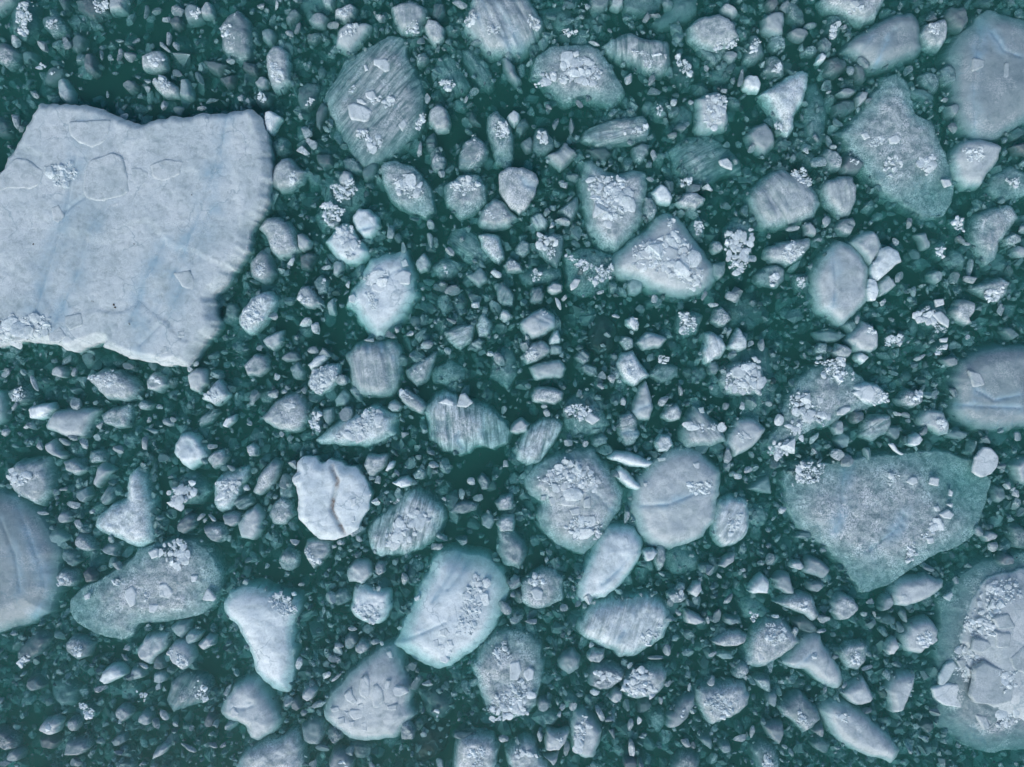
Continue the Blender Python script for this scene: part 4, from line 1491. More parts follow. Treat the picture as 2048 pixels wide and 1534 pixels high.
B4 P4n 37 94,43 88,49 92,46 98,42 101,37 98
B4 P5g 31 68,35 66,39 70,35 76,31 74
B4 P5n 52 80,56 76,60 77,58 83,54 84
B4 P4n 59 84,67 77,67 82,63 85
B4 P3n 32 103 9 10 0
B4 P4n 49 104 10 7 -15
B4 P3n 38 110 6 6 0
B4 P4g 79 57,84 51,90 54,91 58,84 63,79 60
B4 P4n 66 57 7 5 0
B4 P4n 77 43 7 5 -20
B4 P4n 95 54 6 4 0
B4 P5n 100 55 4 4 0
B4 P3n 62 67 9 7 0
B4 S3n 76 53 10 12 0
B4 P4n 137 87 8 5 0
B4 S3g 68 18 12 14 30
F S4g 945 1330,965 1300,985 1275,1020 1262,1060 1270,1080 1295,1085 1330,1080 1370,1070 1410,1050 1430,1020 1440,985 1430,965 1395 | large grey floe with plates and gravelly crust | low in the middle
>c C4 0 92,6 84,14 92,16 100,10 110,0 108
>p C4 9 76,14 73,18 76,17 83,12 85,9 80
>p C4 -2 70,6 68,8 76,5 84,-2 84
>c B4 186 108,196 92,204 90,204 115,190 116
>g B4 190 58,200 54,204 66,194 70
B4 D3g 128 90,145 88,158 98,150 115,138 112
>g 138 106,146 108,145 114
B4 K1n 122 130,140 118,155 122,150 140,135 150,125 145 | blackish clear block under water | at the bottom edge, left of the middle
F P4g 912 1500,920 1475,950 1468,985 1475,995 1500,985 1550,905 1550 | round grey floe with a sparkling patch | at the bottom edge, left of the middle
>g F 940 1495,965 1495,965 1530,945 1532
B4 P4n 194 130,199 127,202 131,198 137,194 134
B4 P3n 58 150,62 140,72 140,78 148,76 158,60 160
>g 66 148,72 148,72 153
B4 S3n 53 140 12 7 10
B4 S3n 165 129 13 6 0
B4 S3g 74 134,84 134,92 138,90 146,80 146
B4 P3n 45 151 8 7 0
C4 P5t110 54 40,60 28,68 23,80 20,92 19,104 17,112 17,120 22,126 30,126 38,121 50,112 57,104 61,98 65,86 66,82 60,70 56,58 50,54 45 | white ribbed biscuit-shaped floe | lower right of centre
>k 106 18 102 26 98 31
>k 90 45 84 55
>g 104 48,118 40,120 48,108 56
C4 P4n 16 37 9 6 0
C4 S4n 3 36 9 7 -20
C4 P4n 41 27 6 7 0
C4 P5g 57 16,60 15,66 18,63 22,58 24
F S4g 1040 1200,1045 1165,1070 1145,1110 1140,1125 1155,1125 1200,1095 1215,1060 1215 | glassy crusted greenish floe | left of the white egg-shaped floe's tip
>p C4 14 12,20 10,25 13,24 20,18 20
>g C4 8 6,20 2,30 6,16 10
C4 P5n 141 13,146 6,151 5,152 12,147 18,142 15
C4 P5n 189 13,195 3,200 -1,205 4,205 15,192 15 | small white triangular chunk | right of the biscuit-shaped floe, alone
C4 P4n 138 28,142 29,150 33,155 37,147 40,139 38 | pale triangular chunk | right of the ribbed biscuit-shaped floe
C4 P4g 132 17 14 9 0
>g 130 14,136 14,134 19
C4 P4n 133 30 5 4 0
C4 S4n 126 36 9 8 -20
C4 P3n 164 33 8 10 0
C4 P4n 157 36 5 6 0
C4 P4n 173 20 6 12 10
C4 D4g 180 20,192 15,202 24,198 34,184 34
>g 190 30,196 31,192 36
C4 S3n 175 36 15 8 0
C4 P4g 160 53,170 46,182 45,188 48,186 54,176 57,164 56 | speckled spindle-shaped floe | right of the ribbed biscuit-shaped floe
F P4g 1490 1330,1500 1290,1510 1265,1535 1240,1565 1240,1590 1265,1600 1285,1580 1300,1550 1320,1520 1335 | grainy crouching grey floe | left of the twisted white floe
>g D4 0 38,10 40,12 50,5 55,0 50
>p C4 195 60,200 60,202 68,197 70
D4 P4n 11 70,20 60,28 50,36 46,42 48,44 56,52 66,58 76,60 86,56 91,46 89,38 83,30 75,18 74 | twisted white floe | lower right, pointing at a small cube
>k 36 62 28 69 24 73
>g 34 62,39 60,38 66,35 66
C4 P4g 60 65,64 59,74 60,74 66,70 70,62 69
C4 P5n 63 56 6 5 0
C4 P5n 94 73 5 6 30
C4 P3g 61 80,66 72,76 71,86 74,90 78,88 84,80 90,70 92,62 88 | grey round floe with bubbly top | left of the oval bubbly-topped floe
>c 68 78,78 77,84 82,76 85,70 84
C4 P4g 87 88,92 80,100 75,112 73,120 73,124 77,122 88,114 97,100 99,92 97 | oval grey floe with bubbly white top | below the ribbed biscuit-shaped floe
>c 90 90,98 78,106 77,108 84,113 92,110 96,96 97
>p 96 88,104 85,107 89,100 92
>p 109 77,113 78,113 81,109 80
C4 P4n 77 98,82 91,88 93,88 98,82 102
C4 P5n 66 94 6 6 0
C4 S3n 46 70 15 17 0
C4 P4n 115 66 12 5 0
C4 P4t-40 124 60 8 8 0
C4 S4n 141 63 9 8 0
C4 P4n 160 64 7 4 -20
C4 S4n 170 64 14 6 5
C4 P4g 148 100,148 90,158 88,168 88,178 86,185 86,190 96,188 104,178 112,170 115,160 120,152 110 | knuckle-shaped grey floe with scaly crust | near the bottom, right of the middle
>g 152 98,160 96,172 94,178 100,170 112,160 108
C4 P3n 124 122,125 112,132 104,136 98,146 96,146 104,140 114,130 122 | slanted grey blade-shaped chunk | left of the knuckle-shaped grey floe
>g 130 110,138 106,136 114
C4 P4n 140 94,141 86,144 88,143 94
C4 P4n 119 101 5 8 20
C4 S3n 106 104 14 10 -40
C4 P4n 155 86,162 80,162 89
C4 P4g 176 78,180 70,186 69,190 76,184 83,178 82
C4 P4g 192 82,198 80,206 82,206 94,198 90
C4 P3n 125 87 5 6 0
C4 P4n 48 130,47 118,50 108,58 108,66 115,72 124,70 134,66 146,56 146,49 140 | tall grey acorn-shaped floe | near the bottom edge, with a bubbly white strip
>c 52 122,58 114,60 120,56 130,57 138,52 140
C4 P4n 49 105 6 7 0
C4 P4n 27 131,28 124,46 124,44 132,38 140,27 140 | grey flag-shaped chunk | left of the acorn-shaped floe
>g 36 129,39 128,39 134
C4 P4n 25 145,38 141,36 148,33 152
C4 P4n 19 128,22 123,26 130,23 133,20 131
C4 P4g 0 136,10 130,18 133,22 144,30 156,0 158,-4 142 | grey slope-sided floe cut by bottom edge | left of the grey flag-shaped chunk
>c 2 142,14 138,19 145,12 147
C4 P4n 70 111 7 12 -30
C4 P4n 78 116 8 5 -15
C4 P5n 102 116 6 7 0
C4 P4n 95 120 7 8 0
C4 P3n 80 127 7 10 -25
C4 P4n 92 133,98 133,98 144,94 146
C4 P3n 43 140 8 11 0
C4 P4n 104 130 5 4 0
C4 P4n 40 106 6 6 0
C4 D4g 30 114 18 12 0
C4 D4g 116 115 14 20 0
C4 S3n 92 106 8 8 0
C4 P4n 139 134 9 7 0
C4 P4n 148 130,152 127,160 130,159 140,152 134
C4 P3n 170 137 10 9 0
C4 P4n 182 131 10 9 -40
C4 P4n 192 126 6 8 0
C4 P3g 128 150,134 142,144 141,150 148,148 160,126 160
C4 S3n 101 146,104 152,108 158,100 160
C4 S3n 25 103 10 11 0
C4 P3n 94 150 10 7 0
F P3g 1500 1495,1520 1478,1545 1490,1560 1520,1565 1555,1515 1560
>g F 1525 1510,1540 1508,1545 1530,1530 1532
D4 P4n 4 3,10 -2,17 -1,19 8,21 15,14 15,6 10
D4 P4g 5 22,14 18,28 15,36 18,38 26,42 32,36 37,26 30,14 26 | spear-shaped grey floe | above the twisted white floe
>g 22 22,30 21,30 27,24 27
D4 P3n 37 9 14 9 -10
D4 P5n 7 33 7 3 5
D4 P4g 52 22,58 15,64 17,72 24,72 28,64 35,56 36,52 30 | hexagonal grainy grey floe | left of the smooth submarine-shaped floe
D4 P4n 46 35 9 7 0
D4 P4n 43 45 7 6 0
D4 S3n 20 36,30 34,38 40,40 46,32 46,22 42
D4 P3n 89 26,92 17,97 15,100 22,96 27,90 29
D4 P3n 82 21 8 5 -10
D4 P4n 99 16,104 6,114 3,126 0,134 3,140 4,140 10,134 15,122 21,110 25,102 24 | smooth submarine-shaped pale floe | below the huge bell-shaped floe
>p 106 16,110 15,112 18,108 20
D4 P4n 109 58,108 48,113 40,122 36,130 36,136 44,135 50,130 56,122 63,112 61 | round grey boulder with two white pebbles | left of the lower right berg
>p 118 52,121 52,121 56,118 55
>p 128 52,134 49,136 52,131 56
>g 120 48,128 46,128 54,122 56
D4 P4n 94 60,98 51,102 50,104 56,100 63,96 64
D4 S4g 58 62,64 55,76 54,80 57,78 68,72 76,64 74,60 68 | dull grainy rounded floe | right of the twisted white floe
>g 66 64,72 62,72 70,67 70
D4 P4n 79 75 11 5 -25
D4 P3n 54 66 5 6 0
D4 P4n 59 94,66 88,76 82,80 89,84 98,82 102,70 104,62 98 | pale tent-shaped chunk | right of the twisted white floe's tip
D4 P4n 61 85,64 88,62 91,58 90
D4 P4n 95 92,100 82,108 79,118 79,116 88,112 98,108 109,98 110,97 100 | tall pale tombstone-like chunk | left of the lower right berg
>p 111 86,115 85,115 89,112 89
D4 P3g 10 106,16 100,26 93,32 100,40 108,42 115,36 122,28 126,20 116,12 112 | dull grey rhombus floe with ribbed middle | left of the long smooth torpedo floe
>g 20 106,26 108,32 118,28 122,22 114
D4 P3n 34 124,43 117,44 124,43 130
D4 P3n 3 99 8 12 0
D4 P4n 42 108,48 102,54 101,66 104,78 112,90 122,100 132,106 140,103 146,98 151,88 146,74 142,62 136,52 128,46 118 | long smooth torpedo-shaped floe | in the lower right
>g 54 112,64 112,64 118,56 118
D4 P3n -4 120,4 117,12 118,13 126,9 136,2 130
D4 S3n 127 121 11 10 0
D4 S3n 84 40 8 8 20
D4 S3n 88 34,96 31,102 34,101 40,90 38
D4 S3n 110 34 8 9 0
D4 S3n 127 82 9 8 0
D4 P3n 79 109 8 5 -15
D4 S3n 42 136 14 12 0
D4 S3n 82 64 5 8 -30
D4 S3n 104 72 9 8 -20
D4 D3n 125 137 12 12 0
D4 P3n 134 110 7 7 0
D4 P3n 85 31 4 6 -30
D4 S3n 107 43 6 7 0
F P3g 1880 1200,1920 1150,1990 1120,2170 1110,2170 1500,2040 1500,1985 1508,1930 1490,1872 1450,1868 1380,1876 1300 | great rubble-covered berg | filling the lower right corner, its skirt under water
>m F 1925 1262,1935 1222,1955 1182,1972 1156,2010 1145,2165 1135,2165 1440,2080 1450,2020 1440,1990 1432,1955 1415,1935 1390,1940 1340,1928 1305,1918 1280
>p D4 163 74,172 68,180 72,192 76,196 84,194 100,180 104,164 102,160 96,163 86
>p D4 192 66,206 54,210 80,196 76
>p D4 164 50,176 52,180 56,170 62,162 60
>p D4 180 44,194 46,192 58,182 58
>p D4 152 60,158 58,163 66,160 70
>p D4 150 68,158 66,160 74,154 76
>p D4 164 110,174 112,178 122,172 124
>p D4 178 34,192 30,198 42,184 44
>c D4 154 58,162 56,168 62,164 70,158 84,150 78
>c D4 170 18,180 6,196 4,196 14,184 20,176 30,164 28
>c D4 158 34,172 32,176 46,160 48,155 42
>c D4 178 74,192 74,192 86,184 88
>c D4 180 112,194 110,200 118,184 120
>L D4 136 80,142 70,148 68,151 72,144 84,140 88,136 88 | smooth bean-shaped lump on the left side of the great rubble-covered berg
>L D4 130 90,142 86,152 86,155 96,154 106,140 104,132 98 | grey shield-shaped lump below the bean-shaped lump, on the rubble-covered berg's left side
>L D4 140 17,147 13,148 16,145 21,141 19 | little white wedge above the rubble-covered berg's submerged skirt
D4 P4n 151 5 6 7 20
"""

# ---------------------------------------------------------------- read the survey of the ice
TILE = {c + r: (512 * i, (0, 384, 768, 1150)[j]) for i, c in enumerate('ABCD') for j, r in enumerate('1234')}
def coords(tile, txt):
    v = [float(a) for a in re.findall(r'-?\d+(?:\.\d+)?', txt)]
    return v
def to_px(tile, v):
    a = np.array(v, dtype=float).reshape(-1, 2)
    if tile == 'F':
        return a
    ox, oy = TILE[tile]
    return a * 2.504 + (ox, oy)

rng0 = np.random.default_rng(20240607)
def ellipse(tile, v, rng):
    ang = v[4] if len(v) > 4 else 0
    c = to_px(tile, v[:2])[0]
    w, h = v[2] * 2.504 / 2, v[3] * 2.504 / 2
    n = int(rng.integers(5, 9))
    t = (np.arange(n) + rng.uniform(-0.3, 0.3, n)) * 2 * math.pi / n + rng.uniform(0, 6)
    rr = rng.uniform(0.84, 1.22, n)
    p = np.stack([np.cos(t) * w * rr, np.sin(t) * h * rr], 1) * 1.06
    a = math.radians(ang)
    R = np.array([[math.cos(a), -math.sin(a)], [math.sin(a), math.cos(a)]])
    return p @ R.T + c

items, cur = [], None
for ln in SURVEY.strip().splitlines():
    ln = ln.strip()
    if not ln:
        continue
    parts = [s.strip() for s in ln.split('|')]
    if ln[0] == '>':
        toks = parts[0].split(None, 2)
        code = toks[0][1]
        tile = cur['tile']; rest = parts[0].split(None, 1)[1]
        m = re.match(r'([A-D][1-4]|F)\s+(.*)', rest)
        if m:
            tile, rest = m.group(1), m.group(2)
        cur['extra'].append((code, to_px(tile, coords(tile, rest)), parts[1] if len(parts) > 1 else None))
    else:
        tile, sty, rest = parts[0].split(None, 2)
        v = coords(tile, rest)
        m = re.match(r'([A-Z])(\d)([a-z])(-?\d+)?', sty)
        ell = len(v) in (4, 5)
        poly = ellipse(tile, v, rng0) if ell else to_px(tile, v)
        cur = dict(tile=tile, style=m.group(1), tone=int(m.group(2)), tex=m.group(3), ang=float(m.group(4) or 0),
                   poly=poly, ell=ell, extra=[], short=parts[1] if len(parts) > 1 else None,
                   detail=parts[2] if len(parts) > 2 else '')
        items.append(cur)

def area(p):
    x, y = p[:, 0], p[:, 1]
    return 0.5 * abs(np.dot(x, np.roll(y, -1)) - np.dot(y, np.roll(x, -1)))
for it in items:
    it['area'] = area(it['poly']); it['cen'] = it['poly'].mean(0)
named = [it for it in items if it['short']]
unnamed = sorted([it for it in items if not it['short']], key=lambda i: -i['area'])
MAX_CHUNKS = 300
chunks = unnamed[:MAX_CHUNKS]
rest = unnamed[MAX_CHUNKS:]

# ---------------------------------------------------------------- labels for the chunks between the floes
def sector(d):
    ang = math.degrees(math.atan2(-d[1], d[0])) % 360
    return ['right of', 'up and right of', 'above', 'up and left of', 'left of', 'down and left of', 'below', 'down and right of'][int((ang + 22.5) // 45) % 8]
def describe(it):
    p = it['poly']; q = p - p.mean(0)
    w, _ = np.linalg.eigh(q.T @ q)
    asp = math.sqrt(w[1] / max(w[0], 1e-6))
    d = math.sqrt(it['area'])
    size = 'small' if d < 22 else ('mid-sized' if d < 38 else 'larger')
    if it['style'] in 'SD':
        tone = 'dim greenish' if it['style'] == 'S' else 'dark sunken'
    else:
        tone = {3: 'grey', 4: 'pale grey', 5: 'white'}.get(it['tone'], 'grey')
    if it['tex'] == 't':
        tone += ' striped'
    elif asp > 1.75:
        tone += ' elongated'
    elif it['tex'] == 'g':
        tone += ' grainy'
    elif len(p) <= 5 and not it['ell']:
        tone += ' angular'
    return size + ' ' + tone
cand = []
for i, c in enumerate(chunks):
    for a in named:
        d = c['cen'] - a['cen']
        L = np.hypot(*d)
        gap = max(0.0, L - 0.5 * math.sqrt(a['area']) - 0.5 * math.sqrt(c['area']))
        if gap < 260 and a['area'] < 120000:
            cand.append((gap, i, id(a), sector(d), a['short']))
cand.sort(key=lambda t: t[0])
count, labels = {}, {}
ranks = {}
for gap, i, aid, sec, short in cand:
    k = ranks.get((aid, sec), 0); ranks[(aid, sec)] = k + 1
    ordn = ['', 'second ', 'third ', 'fourth ', 'fifth ', 'sixth '][k] if k < 6 else None
    if ordn is None or i in labels:
        continue
    txt = describe(chunks[i]) + ' chunk, ' + (ordn + 'nearest ' if ordn else 'nearest ') + sec + ' the ' + short
    if len(txt.split()) <= 16:
        labels[i] = txt
for i, c in enumerate(chunks):
    c['label'] = labels.get(i) or (describe(c) + ' chunk cut off by the top left corner')

# ---------------------------------------------------------------- water
def sheet(name, half, z, mat):
    me = mesh_from(name, [(-half, -half, z), (half, -half, z), (half, half, z), (-half, half, z)], None, mat, False, None, [(0, 1, 2, 3)])
    return link(bpy.data.objects.new(name, me))
tag(sheet('deep_water', 400, -5.0, DEEP), kind='structure')
hf = 400
bx = [(-hf, -hf, 0), (hf, -hf, 0), (hf, hf, 0), (-hf, hf, 0), (-hf, -hf, -5.6), (hf, -hf, -5.6), (hf, hf, -5.6), (-hf, hf, -5.6)]
bq = [(0, 1, 2, 3), (7, 6, 5, 4), (0, 4, 5, 1), (1, 5, 6, 2), (2, 6, 7, 3), (3, 7, 4, 0)]
tag(link(bpy.data.objects.new('water', mesh_from('water', bx, None, WATER, False, None, bq))), kind='structure')

# ---------------------------------------------------------------- prototypes for chips and fragments
def icosphere(sub):
    import bmesh
    bm = bmesh.new()
    bmesh.ops.create_icosphere(bm, subdivisions=sub, radius=1.0)
    bm.verts.ensure_lookup_table()
    v = np.array([p.co[:] for p in bm.verts]); f = np.array([[x.index for x in p.verts] for p in bm.faces])
    bm.free()
    return v, f
ICO = {1: icosphere(1), 2: icosphere(2)}
def shard(rng, sub, flat=0.5):
    """irregular broken lump, radius about 1: an icosphere cut by random planes"""
    v, f = ICO[sub]
    for _ in range(int(rng.integers(6, 11))):
        n = rng.normal(size=3); n /= np.linalg.norm(n)
        d = rng.uniform(0.30, 0.80)
        s = v @ n - d
        m = s > 0
        v = v.copy(); v[m] -= s[m][:, None] * n 
    v = v - v.mean(0)
    v = v / np.abs(v[:, :2]).max() * (1.0, rng.uniform(0.55, 1.0), 1.0) + rng.normal(0, 0.02, v.shape)
    v[:, 2] *= flat
    return v, f

rngp = np.random.default_rng(77)
CHIPS = []
for k in range(16):
    v, f = shard(rngp, 2, rngp.uniform(0.16, 0.34))
    CHIPS.append(mesh_from('ice_chip', v, f, ICE, False))
FRAG1 = [shard(rngp, 1, rngp.uniform(0.4, 0.75)) for _ in range(30)]
FRAG2 = [shard(rngp, 2, rngp.uniform(0.4, 0.75)) for _ in range(40)]

def combine(list_vf, name, mat, pv):
    vs, fs, ps, o = [], [], [], 0
    for (v, f), p in zip(list_vf, pv):
        vs.append(v); fs.append(f + o); ps.append(np.full(len(v), p)); o += len(v)
    return mesh_from(name, np.concatenate(vs), np.concatenate(fs), mat, False, {'pvar': np.concatenate(ps)})

def place(proto, rng, x, y, z, r, tilt=0.35):
    v, f = proto
    a, bx_, by_ = rng.uniform(0, 6.28), rng.normal(0, tilt), rng.normal(0, tilt)
    R = np.array((Matrix.Rotation(a, 3, 'Z') @ Matrix.Rotation(bx_, 3, 'X') @ Matrix.Rotation(by_, 3, 'Y')))
    return (v * r) @ R.T + (x, y, z), f

def scatter_in(poly, spacing, rng):
    P = poly
    lo, hi = P.min(0), P.max(0)
    n = int((hi - lo).prod() / spacing ** 2 * 5) + 8
    c = rng.uniform(lo - 0.08, hi + 0.08, (n, 2))
    s, _ = poly_sdf(P, c)
    nz = fbm(c[:, 0] * 3.2, c[:, 1] * 3.2, int(rng.integers(1, 9999)), 3)
    inr = max(0.12, 0.5 * float((hi - lo).min()))
    ok = (s > -0.10) & (s / inr + 1.3 * nz > -0.02)      # ragged edge, bare gaps
    out = []
    for p in c[ok]:
        if all((p[0] - q[0]) ** 2 + (p[1] - q[1]) ** 2 > spacing ** 2 for q in out):
            out.append(p)
    return np.array(out).reshape(-1, 2)

# ---------------------------------------------------------------- one floe with everything frozen onto it
def build_piece(it, rng, name, label, cat, group):
    veins = [e[1] for e in it['extra'] if e[0] == 'k']
    stains = [e[1] for e in it['extra'] if e[0] == 's']
    st = it['ang'] if it['tex'] == 't' else None
    L = Lump(it['poly'], it['style'], rng, stripes=st, veins=veins, stains=stains, gran=1.0 if it['tex'] == 'g' else (0.4 if it['tex'] == 't' else 0.0),
             dz=(-0.07 if it['style'] == 'P' and any(e[0] == 'c' for e in it['extra']) else 0.0) if it['short'] else float(rng.uniform(-0.17, 0.0)))
    big_w = it['style'] == 'W' and L.r > 3
    o = link(bpy.data.objects.new(name, L.mesh(name, ICE)))
    o.location = (L.c[0], L.c[1], 0)
    props(o, (0.76 if big_w else TONE[it['tone']] + (0.0 if it['short'] else float(rng.uniform(-0.24, 0.03)))), {'W': .22 if not big_w else 0.0, 'P': .42, 'S': .8, 'D': .85, 'K': 0}[it['style']] if st is not None else 0.0,
          math.radians(it['ang']), {'g': 1.0, 't': 0.45, 'n': 0.0}[it['tex']] * (0.0 if big_w else (0.55 if it['style'] in 'PW' else 0.9)),
          {'W': 0.0, 'P': 0.12, 'S': 0.35, 'D': 0.7, 'K': 0.0}[it['style']] * (1.0 if it['tex'] == 'g' else 0.35))
    if label:
        tag(o, label, cat, group)
    def child(nm, me, loc, tone, gran=0.0):
        c = link(bpy.data.objects.new(nm, me))
        c.parent = o
        c.location = (loc[0] - L.c[0], loc[1] - L.c[1], loc[2])
        return props(c, tone, gran=gran)
    def surf(pts):
        return np.maximum(L.at(pts), -0.06)
    first_dirt = True
    for code, pts, lab in it['extra']:
        if code == 'm':
            M = Lump(pts, 'W', rng, base=-0.05, height=0.5, rim=0.55)
            child('raised_mass', M.mesh('raised_mass', ICE, under=0.4), (M.c[0], M.c[1], 0), TONE[4])
            old = surf
            def surf(p, M=M, old=old):
                s, _ = poly_sdf(M.P, np.atleast_2d(p))
                return np.maximum(old(p), np.where(s > 0, M.height(np.atleast_2d(p), np.maximum(s, 0)), -1))
        elif code in 'pL':
            c0 = px(pts).mean(0)
            zb = float(surf(c0)[0])
            size = math.sqrt(area(px(pts)))
            hh = min(0.10, 0.035 + 0.05 * size) * rng.uniform(0.85, 1.2) * (0.55 if big_w else 1.0)
            zb = max(zb - 0.02, -0.015) if it['style'] in 'SD' else zb - 0.02
            Q = Lump(pts, 'W', rng, base=zb, height=hh, rim=min(0.5, 0.09 / max(size, 0.1)), flat=True, res=max(0.02, min(0.05, size / 14)))
            if code == 'p':
                child('ice_plate', Q.mesh('ice_plate', ICE, under=0.08), (Q.c[0], Q.c[1], 0), max(0.58, min(0.86, TONE[it['tone']] + (0.06 if it['style'] in 'WP' else 0.14))))
            else:
                c = link(bpy.data.objects.new('loose_ice_plate', Q.mesh('loose_ice_plate', ICE, under=0.08)))
                c.location = (Q.c[0], Q.c[1], 0)
                props(c, 0.80)
                tag(c, lab, 'ice plate', 'loose plates and lumps lying on floes')
        elif code in 'cg':
            w = px(pts, 0)
            if code == 'c':
                pp = scatter_in(w, 0.18, rng)
                if len(pp):
                    zz = surf(pp)
                    for (x, y), z in zip(pp, zz):
                        r = float(np.clip(rng.lognormal(math.log(0.15), 0.45), 0.09, 0.42))
                        c = child('ice_chip', CHIPS[int(rng.integers(len(CHIPS)))], (x, y, max(z, -0.02) + 0.07 * r), rng.uniform(0.84, 0.97), 0.1)
                        c.scale = (r, r * rng.uniform(0.75, 1.15), r)
                        c.rotation_euler = (rng.normal(0, 0.13), rng.normal(0, 0.13), rng.uniform(0, 6.28))
            pp = scatter_in(w, 0.075 if code == 'c' else 0.055, rng)
            if len(pp):
                zz = surf(pp)
                lst = [place(FRAG1[int(rng.integers(len(FRAG1)))], rng, x - L.c[0], y - L.c[1], max(z, -0.03) + 0.004, float(np.clip(rng.lognormal(math.log(0.048), 0.55), 0.02, 0.16)), 0.2) for (x, y), z in zip(pp, zz)]
                g = combine(lst, 'ice_granules', ICE, rng.uniform(-0.14, 0.04, len(lst)))
                c = link(bpy.data.objects.new('ice_granules', g)); c.parent = o
                props(c, 0.94); c['kind'] = 'stuff'
        elif code == 'd':
            c0 = px(pts).mean(0); z = float(surf(c0)[0])
            big = 0.09 if first_dirt else 0.045
            first_dirt = False
            lst = [place(FRAG1[int(rng.integers(len(FRAG1)))], rng, rng.normal(0, big * .6), rng.normal(0, big * .8), 0.01, big * rng.uniform(.3, .7)) for _ in range(9 if big > .1 else 2)]
            me = combine(lst, 'dirt_speck', DIRT, [0] * len(lst))
            c = link(bpy.data.objects.new('dirt_speck', me)); c.parent = o
            c.location = (c0[0] - L.c[0], c0[1] - L.c[1], z)
    return o

rng = np.random.default_rng(4242)
for it in named:
    lab = it['short'] + (', ' + it['detail'] if it['detail'] else '')
    build_piece(it, rng, 'ice_floe', lab, 'ice floe', 'ice floes adrift on the green water')
for it in chunks:
    build_piece(it, rng, 'ice_chunk', it['label'], 'ice chunk', 'ice chunks drifting between the floes')

# ---------------------------------------------------------------- brash ice: the countless small pieces
MASK_S = 2
MW, MH, MARG = (2048 + 700) // MASK_S, (1534 + 700) // MASK_S, 350
mask = np.zeros((MH, MW), bool)
for it in items:
    if it['style'] in 'DK':
        continue
    p = (it['poly'] + MARG) / MASK_S
    lo = np.floor(np.maximum(p.min(0), 0)).astype(int); hi = np.ceil(np.minimum(p.max(0), (MW - 1, MH - 1))).astype(int)
    if (hi <= lo).any():
        continue
    gx, gy = np.meshgrid(np.arange(lo[0], hi[0]), np.arange(lo[1], hi[1]))
    s, _ = poly_sdf(p, np.stack([gx.ravel(), gy.ravel()], 1).astype(float))
    mask[lo[1]:hi[1], lo[0]:hi[0]] |= (s > 0.5).reshape(gx.shape)
# stretches of open water (x, y, radius in photograph pixels)
OPEN = [(265, 40, 60), (215, 160, 45), (330, 55, 50), (200, 150, 60), (420, 190, 45), (500, 20, 40), (130, 95, 40), (330, 200, 40), (160, 800, 40),
        (75, 910, 45), (230, 1130, 45), (130, 1170, 40), (340, 1000, 50), (400, 950, 35), (960, 250, 50), (880, 260, 40), (1240, 140, 45), (1280, 240, 40), (1120, 230, 45),
        (640, 660, 45), (760, 800, 45), (870, 780, 60), (930, 900, 60), (1060, 830, 40), (1220, 880, 35), (1140, 750, 45), (1080, 660, 40), (950, 940, 50),
        (1060, 1100, 45), (930, 1070, 50), (700, 440, 40), (870, 500, 40), (1000, 470, 40), (600, 1140, 60), (540, 1140, 50), (1560, 470, 50), (1740, 450, 50),
        (1330, 480, 40), (620, 420, 35), (1580, 680, 50), (420, 1150, 60), (1730, 820, 40), (480, 870, 40), (290, 1290, 50), (1590, 90, 40), (640, 1090, 40), (1000, 880, 50),
        (1250, 640, 40), (870, 430, 40), (1800, 540, 50), (790, 430, 30), (1300, 1300, 40), (330, 120, 40)]
rngb = np.random.default_rng(99)
CX, CY = np.meshgrid(np.arange(0, 2048 + 2 * MARG, 8), np.arange(0, 1534 + 2 * MARG, 8))
CROWD = np.clip(0.85 + 0.9 * fbm(CX.ravel() / 130.0, CY.ravel() / 130.0, 5, 3), 0.4, 1.0).reshape(CX.shape)
for ox, oy, r_ in OPEN:
    CROWD *= 1 - 0.72 * np.exp(-((CX - MARG - ox) ** 2 + (CY - MARG - oy) ** 2) / (r_ * r_))
brash, bvar = [], []
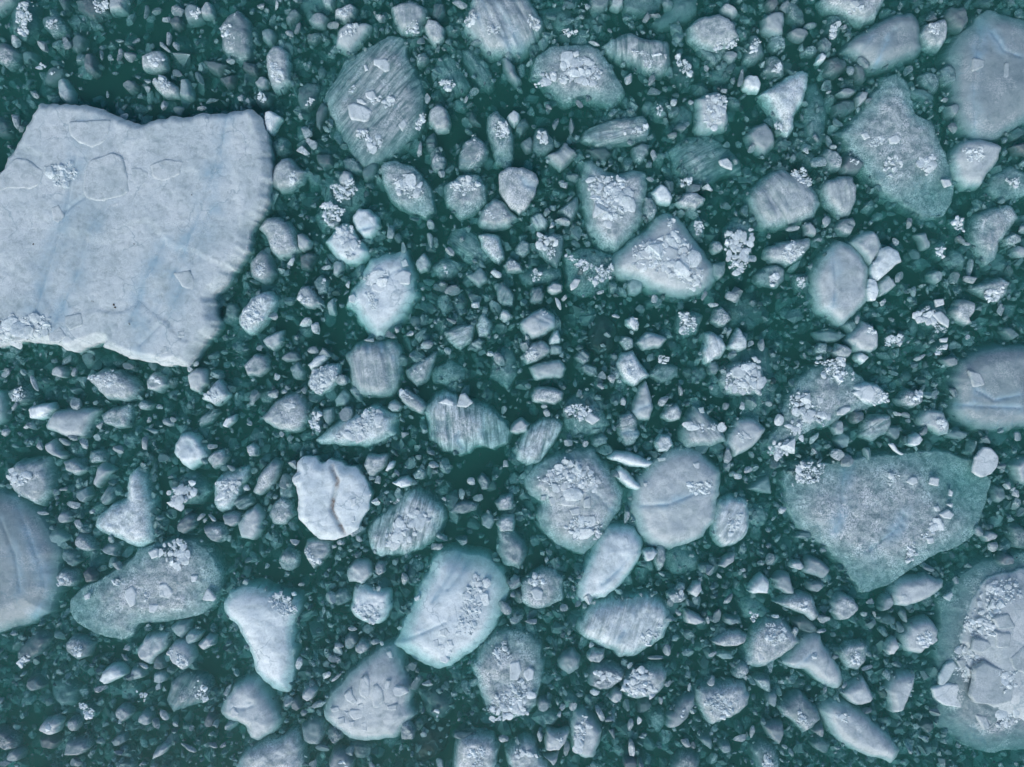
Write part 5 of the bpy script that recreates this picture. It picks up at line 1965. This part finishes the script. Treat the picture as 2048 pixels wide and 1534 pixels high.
for it in rest:                                  # smaller pieces surveyed one by one
    c = px(it['cen'])[0]
    p = it['poly'] - it['cen']
    r = 0.5 * math.sqrt(it['area']) * MPP * 1.12
    z = {'W': 0.0, 'P': -0.07, 'S': -0.18, 'D': -0.38, 'K': -0.4}[it['style']]
    v, f = FRAG2[int(rngb.integers(len(FRAG2)))]
    ev, em = np.linalg.eigh(p.T @ p)
    asp = min(2.4, math.sqrt(ev[1] / max(ev[0], 1e-6)))
    ang = math.atan2(-em[1, 1], em[0, 1])
    v = v * (1.2 * r * math.sqrt(asp), 1.3 * r / math.sqrt(asp), 1.2 * r)
    R = np.array(Matrix.Rotation(ang, 3, 'Z'))
    brash.append((v @ R.T + (c[0], c[1], z), f)); bvar.append(TONE[it['tone']] - 0.52)
def fill(n, lo, hi, power, zlo, zhi, protos, keep_tries, tilt, floating):
    made = 0
    for _ in range(n):
        x, y = rngb.uniform(-MARG + 10, 2048 + MARG - 10), rngb.uniform(-MARG + 10, 1534 + MARG - 10)
        if mask[int((y + MARG) / MASK_S), int((x + MARG) / MASK_S)]:
            continue
        if rngb.random() > CROWD[int((y + MARG) / 8), int((x + MARG) / 8)]:
            continue
        d = lo * (hi / lo) ** (rngb.random() ** power)
        r = d * MPP / 2
        fl = rngb.random() < floating
        z = rngb.uniform(-0.10, -0.03) if fl else rngb.uniform(zlo, zhi)
        c = px([[x, y]], z)[0]
        v, f = place(protos[int(rngb.integers(len(protos)))], rngb, c[0], c[1], z - r * 0.3, r * 1.3, tilt)
        brash.append((v, f)); bvar.append(float(rngb.normal(-0.04, 0.11)) + (0.10 if fl else -0.03))
        made += 1
    return made
n1 = fill(15000, 10, 28, 1.7, -0.95, -0.20, FRAG2, 1, 0.35, 0.04)
n2 = fill(46000, 5, 14, 1.0, -0.80, -0.12, FRAG1, 1, 0.8, 0.0)
n3 = fill(21000, 12, 36, 1.3, -1.15, -0.38, FRAG1, 1, 0.5, 0.0)
me = combine(brash, 'brash_ice', ICE, bvar)
bo = link(bpy.data.objects.new('brash_ice', me))
props(bo, 0.43, gran=0.55, fib=0.4)
tag(bo, 'small broken ice bits strewn over and under the green water', 'brash ice', kind='stuff')
print('floes', len(named), 'chunks', len(chunks), 'brash', len(brash), 'tris', sum(len(m.polygons) for m in bpy.data.meshes))
